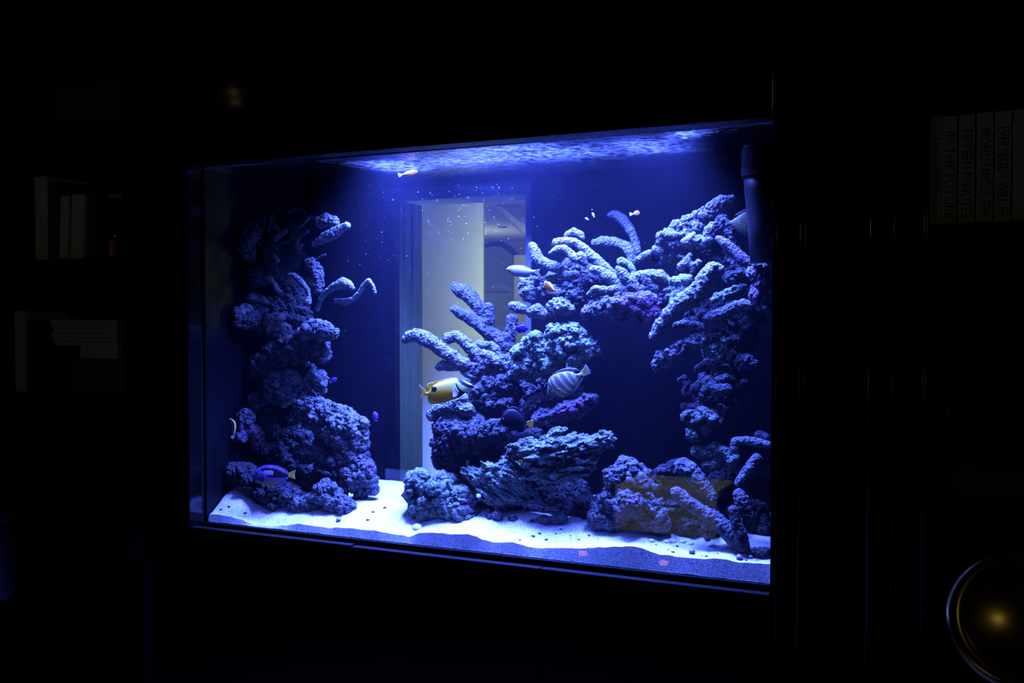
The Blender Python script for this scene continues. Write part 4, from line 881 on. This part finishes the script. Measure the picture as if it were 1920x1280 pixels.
# fluted clam half buried by the holey base rock
p = on_sand(783, 990); r = 12 * pix(p.y, 783, 990)
bm = bmesh.new(); nr, ns = 12, 48; grid = []
for i in range(nr):
    a = i / (nr - 1) * math.pi / 2
    grid.append([bm.verts.new(Vector((math.cos(t_) * math.sin(a) * r * (1 + .05 * math.cos(16 * t_) * math.sin(a)), math.sin(t_) * math.sin(a) * r * .8, math.cos(a) * r * .8 * (1 + .06 * math.cos(16 * t_) * math.sin(a)) - r * .1))) for t_ in np.linspace(0, 2 * math.pi, ns, endpoint=False)])
for a, b in zip(grid, grid[1:]):
    for k in range(ns): bm.faces.new((a[k], b[k], b[(k + 1) % ns], a[(k + 1) % ns]))
bm.faces.new(grid[-1][::-1]); bmesh.ops.remove_doubles(bm, verts=bm.verts[:], dist=1e-5); bmesh.ops.recalc_face_normals(bm, faces=bm.faces[:])
finish(bm_obj('shell', bm, M['shell_pale'], smooth=True, loc=p), 'pale ribbed shell half buried by the holey base rock', 'shell')
for i, (x, y, r_) in enumerate(((1221, 1010.5, 7), (1248, 1012.5, 6), (1262, 1012, 8), (1280, 1012.5, 7), (1296, 1016, 6))):
    p = on_sand(x, y + 3); r = r_ * pix(p.y, x, y); bm = bmesh.new()
    bmesh.ops.create_uvsphere(bm, u_segments=20, v_segments=12, radius=1, matrix=Matrix.Diagonal((r, r * .8, r * .55, 1)))
    for v in bm.verts: v.co.z += .12 * r * math.cos(7 * math.atan2(v.co.y, v.co.x)) * (v.co.xy.length / r)
    finish(bm_obj('shell', bm, M['shell_pale'], smooth=True, loc=p), ('leftmost', 'second', 'third', 'fourth', 'rightmost')[i] + ' white shell of the row on the crest of right sand', 'shell', 'row of white shells on the right sand')
rnd = random.Random(5)
spots = [(1043, 1000), (1052, 992), (1086, 1012), (1105, 1004), (1122, 1010), (1253, 1031), (1262, 1035), (1316, 1042), (1325, 1043), (930, 1008), (975, 1013), (1000, 1005), (1012, 1000), (1230, 1022), (1346, 1038), (700, 960), (722, 952), (690, 975), (430, 950), (415, 955), (460, 962), (1070, 1005), (1025, 1012), (1270, 1024), (1420, 1050), (1400, 1051)]
NTH = 'first second third fourth fifth sixth seventh eighth ninth tenth eleventh twelfth thirteenth fourteenth fifteenth sixteenth seventeenth eighteenth nineteenth twentieth'.split()
NTH = NTH + ['twenty-' + q for q in NTH[:9]]
for i, (x, y) in enumerate(sorted(spots)):
    p = on_sand(x, y); r = rnd.uniform(1.8, 3.2) * pix(p.y, x, y); bm = bmesh.new()
    bmesh.ops.create_icosphere(bm, subdivisions=2, radius=1, matrix=Matrix.Diagonal((r * 1.3, r, r * .8, 1)))
    for v in bm.verts: v.co *= 1 + .25 * noise.noise(v.co * 300)
    finish(bm_obj('pebble', bm, M['rock_dark_and_shaded'], smooth=True, loc=p), NTH[i] + ' tiny dark pebble from the left on the white sand', 'pebble', 'pebbles on the sand')
# overflow pipe in the right corner
pt, pb = at(1420, 272, .20 * TD), at(1431, 492, .20 * TD); s = pix(.2 * TD, 1420, 380)
pipe = empty('overflow_pipe', pb, 'dark vertical pipe standing in the upper right corner of tank', 'pipe')
ax = (pt - pb); Lp = ax.length; ax.normalize()
bm = bmesh.new(); add_lathe(bm, [(24 * s, 0), (25 * s, Lp * .3), (27.5 * s, Lp * .6), (29 * s, Lp * .74)], 40, ax); bm_obj('tube', bm, M['pipe'], pipe, True)
bm = bmesh.new(); add_lathe(bm, [(30 * s, Lp * .735), (32.5 * s, Lp * .74), (32.5 * s, Lp * .82), (30 * s, Lp * .825)], 40, ax); bm_obj('collar', bm, M['pipe'], pipe, False)
bm = bmesh.new(); add_lathe(bm, [(30.5 * s, Lp * .826), (31 * s, Lp * .96), (27 * s, Lp * .97), (26 * s, Lp)], 40, ax); bm_obj('cap', bm, M['pipe'], pipe, False)
pts = [at(x, y, .17 * TD) - pb for x, y in ((1399, 268), (1404, 266), (1412, 270), (1420, 272), (1428, 269), (1438, 265))]
bm = bmesh.new(); tube(bm, pts, [.0022] * len(pts), 8); bm_obj('cable', bm, M['pipe'], pipe, True)
# floating specks
bm = bmesh.new(); rnd = random.Random(11)
for _ in range(330):
    x = rnd.gauss(820, 150); y = 345 + abs(rnd.gauss(0, 130)); t_ = rnd.uniform(.05, .9)
    if not (600 < x < 1300): continue
    q = at(x, y, t_ * TD)
    bmesh.ops.create_icosphere(bm, subdivisions=1, radius=rnd.choice((.00045, .0006, .0009)), matrix=Matrix.Translation(q))
finish(bm_obj('floating_specks', bm, M['speck']), 'tiny white specks drifting in the lit upper water', 'specks', kind='stuff')

# ------------------------------------------------------------------ bookcases and what stands in them
def bookcase(name, label, x0, x1, shelves, uprights):
    e = empty(name, ((x0 + x1) / 2, 0.12, 0), label, 'bookcase')
    B = lambda n, lo, hi: box(n, lo, hi, M['black_matt'], e, 0.001, origin=e.location)
    B('back_board', (x0, 0.26, 0), (x1, 0.28, 3.0))
    for x in uprights: B('side_board', (x - 0.012, WF, 0), (x + 0.012, 0.26, 3.0))
    for z in shelves: B('shelf', (min(uprights) + 0.012, WF + 0.004, z - 0.022), (max(uprights) - 0.012, 0.26, z))
    return e
z1 = P(64, 487).z; z2 = P(26, 736).z; z0 = P(95, 233).z; zlow = P(30, 945).z
bookcase('bookcase', 'black recessed bookcase at the far left of the tank wall', -4.6, x_left_case, (z0, z1, z2, zlow, 0.1), (-4.5, x_left_case + 0.0125))
zr1 = P(1745, 420).z; zr2 = P(1745, 712).z; zr3 = P(1745, 934).z; zr4 = P(1745, 1262).z
bookcase('bookcase', 'black recessed bookcase at the far right of the tank wall', x_right_case, 1.6, (zr1, zr3, zr4, 0.1, 2.75), (x_right_case - 0.0125, 1.55))
bpy.data.objects['bookcase.001'].name = 'bookcase.001'

def book(px0, px1, pytop, z, depth, mat, label, group=None, lean=0.0, Y=WF + 0.03, pages=True):
    """upright book: spine towards the room between two pixel columns, standing on a shelf at height z"""
    a = at(px0, pytop, Y); b = at(px1, pytop, Y); x0, x1, h = a.x, b.x, a.z - z
    e = empty('book', ((x0 + x1) / 2, Y, z), label, 'book', group)
    w_ = (x1 - x0) / 2
    for n, lo, hi in (('spine', (-w_, 0, 0), (w_, .004, h)), ('cover', (-w_, .004, 0), (-w_ + .003, depth, h)), ('cover', (w_ - .003, .004, 0), (w_, depth, h))):
        box(n, lo, hi, mat, e, .0006)
    box('pages', (-w_ + .003, .0042, .004), (w_ - .003, depth - .006, h - .004), M['paper'], e)
    e.rotation_euler = (0, lean, 0)
    e.location.z += abs(math.sin(lean)) * w_
    return e
book(65, 88, 332, z1, .20, M['paper'], 'tall white book leftmost on the upper left shelf')
book(89, 104, 340, z1, .20, M['oxblood'], 'dark brown book next to the tall white one')
book(110, 126, 368, z1, .17, M['paper'], 'shorter white book leaning beside the dark brown book', lean=math.radians(2.5))
book(131, 155, 366, z1, .17, M['paper'], 'thicker shorter white book leaning right of two', lean=math.radians(3))
book(161, 176, 368, z1, .17, M['charcoal'], 'black book leaning right of the white pair', lean=math.radians(3))
# pale picture album behind a black round vase, and an orange candle glass
a, b = at(180, 366, .20), at(232, 366, .20)
e = empty('picture_album', ((a.x + b.x) / 2, .20, z1), 'pale upright album behind the round black vase', 'book')
box('cover', (-(b.x - a.x) / 2, 0, 0), ((b.x - a.x) / 2, .004, a.z - z1), M['paper2'], e, .001); box('pages', (-(b.x - a.x) / 2, .004, .003), ((b.x - a.x) / 2 - .003, .016, a.z - z1 - .003), M['paper'], e)
c = at(227, 487, .09); r = 46 * pix(.09, 226, 450)
e = empty('round_vase', (c.x, .09, z1), 'round black vase at the right of the upper left shelf', 'vase')
bm = bmesh.new(); add_lathe(bm, [(r * .45, 0), (r * .8, r * .25), (r, r * .75), (r * .9, r * 1.2), (r * .55, r * 1.52), (r * .42, r * 1.56), (r * .40, r * 1.62), (r * .34, r * 1.62)], 40); bm_obj('vessel', bm, M['black'], e, True)
c = at(213, 481, WF + .02); r = 6 * pix(WF, 213, 470); h = 34 * pix(WF, 213, 470)
e = empty('candle_glass', (c.x, WF + .016, z1), 'small orange glass in front of the black vase', 'candle')
bm = bmesh.new(); add_lathe(bm, [(r * .9, 0), (r, h * .1), (r, h), (r * .86, h), (r * .84, h * .2)], 28); bm_obj('cup', bm, M['orange'], e, True)
bm = bmesh.new(); add_lathe(bm, [(r * .8, h * .21), (r * .8, h * .7)], 20); bm_obj('wax', bm, M['paper2'], e, False)
# upper box
def carton(px0, px1, pt, z, depth, mat, label, Y=WF + .03, lid=True, name='storage_box'):
    a, b = at(px0, pt, Y), at(px1, pt, Y); h = a.z - z
    e = empty(name, ((a.x + b.x) / 2, Y, z), label, 'box'); w_ = (b.x - a.x) / 2
    box('body', (-w_, 0, 0), (w_, depth, h * .7), mat, e, .002); box('lid', (-w_ - .002, -.002, h * .7 + .0005), (w_ + .002, depth + .002, h), mat, e, .002)
    return e
carton(97, 222, 168, z0, .22, M['charcoal'], 'dark storage box on the topmost left shelf')
# second shelf: pale binder, a pile of magazines and books
a, b = at(27, 583, WF + .03), at(46, 583, WF + .03)
book(27, 46, 583, z2, .19, M['paper2'], 'pale binder leftmost on the second left shelf')
book(50, 66, 600, z2, .19, M['charcoal'], 'black binder beside the pale one on second left shelf')
def flat_book(px0, px1, py0, py1, z, mat, label, tilt=0, depth=.2, group=None, name='book'):
    a, b = at(px0, py0, WF + .03), at(px1, py1, WF + .03); h = abs(at(px0, py0, WF + .03).z - at(px0, py1, WF + .03).z)
    e = empty(name, ((a.x + b.x) / 2, WF + .03, z), label, 'book', group); w_ = (b.x - a.x) / 2
    box('cover', (-w_, 0, 0), (w_, depth, .002), mat, e); box('cover', (-w_, 0, h - .002), (w_, depth, h), mat, e); box('spine', (-w_, -.001, 0), (w_, .001, h), mat, e)
    box('pages', (-w_ + .002, .002, .0022), (w_ - .002, depth - .003, h - .0022), M['paper'], e)
    e.rotation_euler = (0, tilt, 0)
    return z + h
z = z2 + .0005
z = flat_book(122, 222, 712, 734, z, M['charcoal'], 'lowest black book of the lying pile') + .0005
z = flat_book(128, 222, 690, 711, z, M['charcoal'], 'second black book of the lying pile') + .0005
z = flat_book(131, 222, 663, 688, z, M['charcoal'], 'black lettered book under the boxed white one') + .0005
z = flat_book(151, 222, 638, 660, z, M['paper2'], 'boxed white book in the middle of lying pile') + .0005
for k in range(6):
    h = 9
    z = flat_book(103 - 2 * (k % 3) - k, 220, 632 - h * k, 641 - h * k - 1.5, z, M['paper2'], ('lowest', 'second lowest', 'third lowest', 'third highest', 'second highest', 'topmost')[k] + ' pale magazine of the lying pile', group='magazines lying on the book pile', name='magazine', tilt=math.radians(0.5 * (k > 2))) + .0012
# pale low unit in the lower left corner
a = at(2, 962, -.28); b = at(72, 952, -.12)
M['table'] = principled('grey_stained_wood', (0.03, 0.035, 0.035), 0.6)
e = empty('side_table', (a.x - .2, -.35, 0), 'pale low side table in the dark lower left corner', 'table')
h = a.z
box('table_top', (-.35, -.22, h - .04), (.22, .22, h), M['table'], e, .004)
for sx in (-.31, .18):
    for sy in (-.18, .18): box('leg', (sx - .02, sy - .02, 0), (sx + .02, sy + .02, h - .04), M['table'], e)
box('apron', (-.31, -.20, h - .30), (.20, .20, h - .042), M['table'], e, .003)

# right shelf: set of pale books with lettered spines
SP = [(1745, 1766, 219.5, 'ANDY WARHOL', 'leftmost'), (1767, 1795, 219, 'IN THE FUTURE', 'second from left'), (1798, 1828, 216, 'FIFTEEN MINUTES', 'third from left'), (1832, 1863, 212, 'WORLD FAMOUS FOR', 'fourth from left'), (1866, 1897, 209, 'EVERYBODY WILL BE', 'fifth from left'), (1900, 1935, 206, '', 'rightmost')]
for px0, px1, pt, txt, which in SP:
    Y = WF + .03
    e = book(px0, px1, pt, zr1, .2, M['paper'], which + ' of the pale lettered books on the right shelf', 'set of pale books with lettered spines', Y=Y)
    if txt:
        cu = bpy.data.curves.new('lettering', 'FONT'); cu.body = txt; cu.align_x = 'CENTER'; cu.align_y = 'CENTER'; cu.extrude = .0002; cu.resolution_u = 2
        wpx = (px1 - px0) * pix(Y, px0, 300); cu.size = wpx * .86
        o = bpy.data.objects.new('lettering', cu); COL.objects.link(o); bpy.context.view_layer.update()
        H = at(px0, pt, Y).z - zr1; Lx = o.dimensions.x
        m2 = bpy.data.meshes.new_from_object(o.evaluated_get(bpy.context.evaluated_depsgraph_get())); bpy.data.objects.remove(o); bpy.data.curves.remove(cu)
        k = min(1.0, H * .80 / max(Lx, .001))
        m2.transform(Matrix.Diagonal((k if k < 1 else min(1.25, H * .74 / Lx), 1, 1, 1)))
        m2.materials.clear()
        lo = link_mesh('lettering', m2, M['ink'], e, loc=(0, -.0007, H * .46))
        lo.rotation_euler = (math.pi / 2, math.pi / 2, 0)
# brass pull and pale box
c = at(1776, 773, WF - .0)
e = empty('brass_finial', (c.x, 0.03, zr2 + 0.0), 'small brass figure glinting on the dark right shelf', 'ornament')
hh = c.z
e.location = (c.x, -.02, zr3 + .0)
kz = c.z - zr3
bm = bmesh.new(); add_lathe(bm, [(.022, 0), (.022, .006), (.005, .012), (.0035, kz - .012), (.006, kz - .008)], 24); bm_obj('stem', bm, M['black_trim'], e, True)
bm = bmesh.new(); bmesh.ops.create_uvsphere(bm, u_segments=20, v_segments=12, radius=.008, matrix=Matrix.Translation((0, 0, kz))); bm_obj('knob', bm, M['brass'], e, True)
carton(1790, 1960, 874, zr3, .2, M['oxblood'], 'low brownish box on the right shelf under the brass figure', name='flat_box', Y=WF + .05)
# brass dish facing the room at lower right
dist = 1.55; c = at_dist(1917, 1160, dist); R0 = 132 / F * dist
ax = (CL + Vector((0, 0.4, 0.25)) - c).normalized()
stand_z = .0
e = empty('brass_lamp', c, 'round hollow brass lamp shade at the lower right edge', 'lamp')
bm = bmesh.new(); add_lathe(bm, [(R0 * .74, -R0 * .10), (R0 * .78, -R0 * .015), (R0 * .86, R0 * .03), (R0 * .94, R0 * .01), (R0, -R0 * .07), (R0 * .98, -R0 * .14), (R0 * .80, -R0 * .16)], 72, ax)
bm_obj('rim', bm, M['brass'], e, True)
M['bronze'] = principled('dark_bronze', (0.20, 0.13, 0.04), 0.4, metal=1.0)
bm = bmesh.new(); add_lathe(bm, [(R0 * .20, -R0 * .62), (R0 * .60, -R0 * .52), (R0 * .82, -R0 * .32), (R0 * .90, -R0 * .15), (R0 * .76, -R0 * .12), (R0 * .68, -R0 * .28), (R0 * .50, -R0 * .46), (R0 * .16, -R0 * .55)], 64, ax)
bm_obj('shade', bm, M['bronze'], e, True)
M['centre_glow'] = principled('centre_highlight_glow', (0.8, 0.7, 0.2), 0.3, emit=((1.0, 0.85, 0.12), 0.55))  # centre highlight of the dish put in as a small glowing piece
bm = bmesh.new(); add_lathe(bm, [(R0 * .05, -R0 * .545), (R0 * .06, -R0 * .42), (R0 * .09, -R0 * .34), (R0 * .07, -R0 * .27), (R0 * .01, -R0 * .24)], 28, ax)
bm_obj('centre_glow', bm, M['centre_glow'], e, True)
foot = Vector((c.x, c.y, 0)) - c - ax * (R0 * .58)
bm = bmesh.new(); tube(bm, [-ax * R0 * .58, -ax * R0 * .70 + Vector((0, 0, -.06)), -ax * R0 * .72 + Vector((0, 0, foot.z + .02))], [.008] * 3, 12); bm_obj('pole', bm, M['black_trim'], e, True)
bm = bmesh.new(); add_lathe(bm, [(.13, 0), (.13, .012), (.02, .02)], 40, origin=-ax * R0 * .72 + Vector((0, 0, foot.z))); bm_obj('base', bm, M['black_trim'], e, False)

# ------------------------------------------------------------------ the room behind the photographer, seen only as reflections in the glass
def mirror_at(px, py, y):                # where something must stand (at Y = y) to be reflected at that pixel
    q = at(px, py, -y - .014 * 2); return Vector((q.x, y, q.z))
yb = -3.6
M['upholstery'] = principled('cream_upholstery', (0.66, 0.64, 0.50), 0.9, spec=0.1)
for (px0, px1, py0, py1), nm, lb in (((1152, 1345, 908, 1012), 'ottoman', 'wide cream ottoman behind the camera reflected in the glass'), ((1078, 1140, 888, 920), 'cushion_stool', 'small cream stool behind the camera reflected in the glass')):
    yy = yb if nm == 'ottoman' else yb - .5
    a, b = mirror_at(px0, py0, yy), mirror_at(px1, py1, yy)
    e = empty(nm, ((a.x + b.x) / 2, yy, 0), lb, 'ottoman' if nm == 'ottoman' else 'stool')
    w_ = abs(b.x - a.x) / 2; z0_, z1_ = max(.06, b.z), a.z
    box('cushion', (-w_, -.5, z0_ + (z1_ - z0_) * .62), (w_, 0, z1_), M['upholstery'], e, .015)
    box('base', (-w_ + .005, -.49, z0_), (w_ - .005, -.004, z0_ + (z1_ - z0_) * .60), M['upholstery'], e, .008)
    for sx in (-1, 1):
        for sy in (-.45, -.05): box('leg', (sx * (w_ - .05) - .02, sy - .02, 0), (sx * (w_ - .05) + .02, sy + .02, z0_), M['black_trim'], e)
c = mirror_at(1245, 960, yb)
lamp('ottoman_fill', 'SPOT', (c.x - .3, yb + 1.5, 2.6), (c.x, yb, c.z), 320, (0.95, 1.0, 0.66), .05, spot=30, blend=.4)  # unseen spot added to brighten the ottoman for its reflection
M['salmon'] = principled('salmon_glow', (0.9, 0.4, 0.3), 0.6, emit=((1.0, 0.30, 0.20), 6.0))  # glowing blocks added to make two orange glints in the pane
for x, y, lb in ((1093, 1037, 'left'), (1245, 1055, 'right')):
    p = mirror_at(x, y, -2.0); s = 7.5 * pix(2.0, x, y)
    e = empty('salmon_glow_block', (p.x, -2.0, 0), lb + ' low salmon glow block added behind the camera', 'glow block')
    bm = bmesh.new(); hz = p.z
    add_box(bm, (-s * .8, -s * .6, hz - s * .5), (s * .8, s * .6, hz + s * .5))
    for v in bm.verts:
        if v.co.z > hz: v.co.x *= 1.3
    bm_obj('shade', bm, M['salmon'], e)
    box('stand', (-s * .7, -s * .5, 0), (s * .7, s * .5, hz - s * .52), M['black_trim'], e)
M['downlight'] = principled('warm_downlight', (0.9, 0.8, 0.5), 0.5, emit=((1.0, 0.72, 0.25), 2.0))
for x, y, lb in ((438, 174, 'nearer'), (442, 193, 'farther')):
    d = ray(x, y); k0 = (WF + D) / d.y; k1 = (3.0 - .012 - EZ) / d.z; q = CL + d * k1
    bm = bmesh.new(); add_lathe(bm, [(.022, 0), (.022, .010)], 24, origin=Vector((0, 0, 0)))
    finish(bm_obj('downlight', bm, M['downlight'], loc=Vector((q.x, 2 * WF - q.y, 3.0 - .0115))), lb + ' small warm ceiling downlight mirrored in the lacquer', 'light')
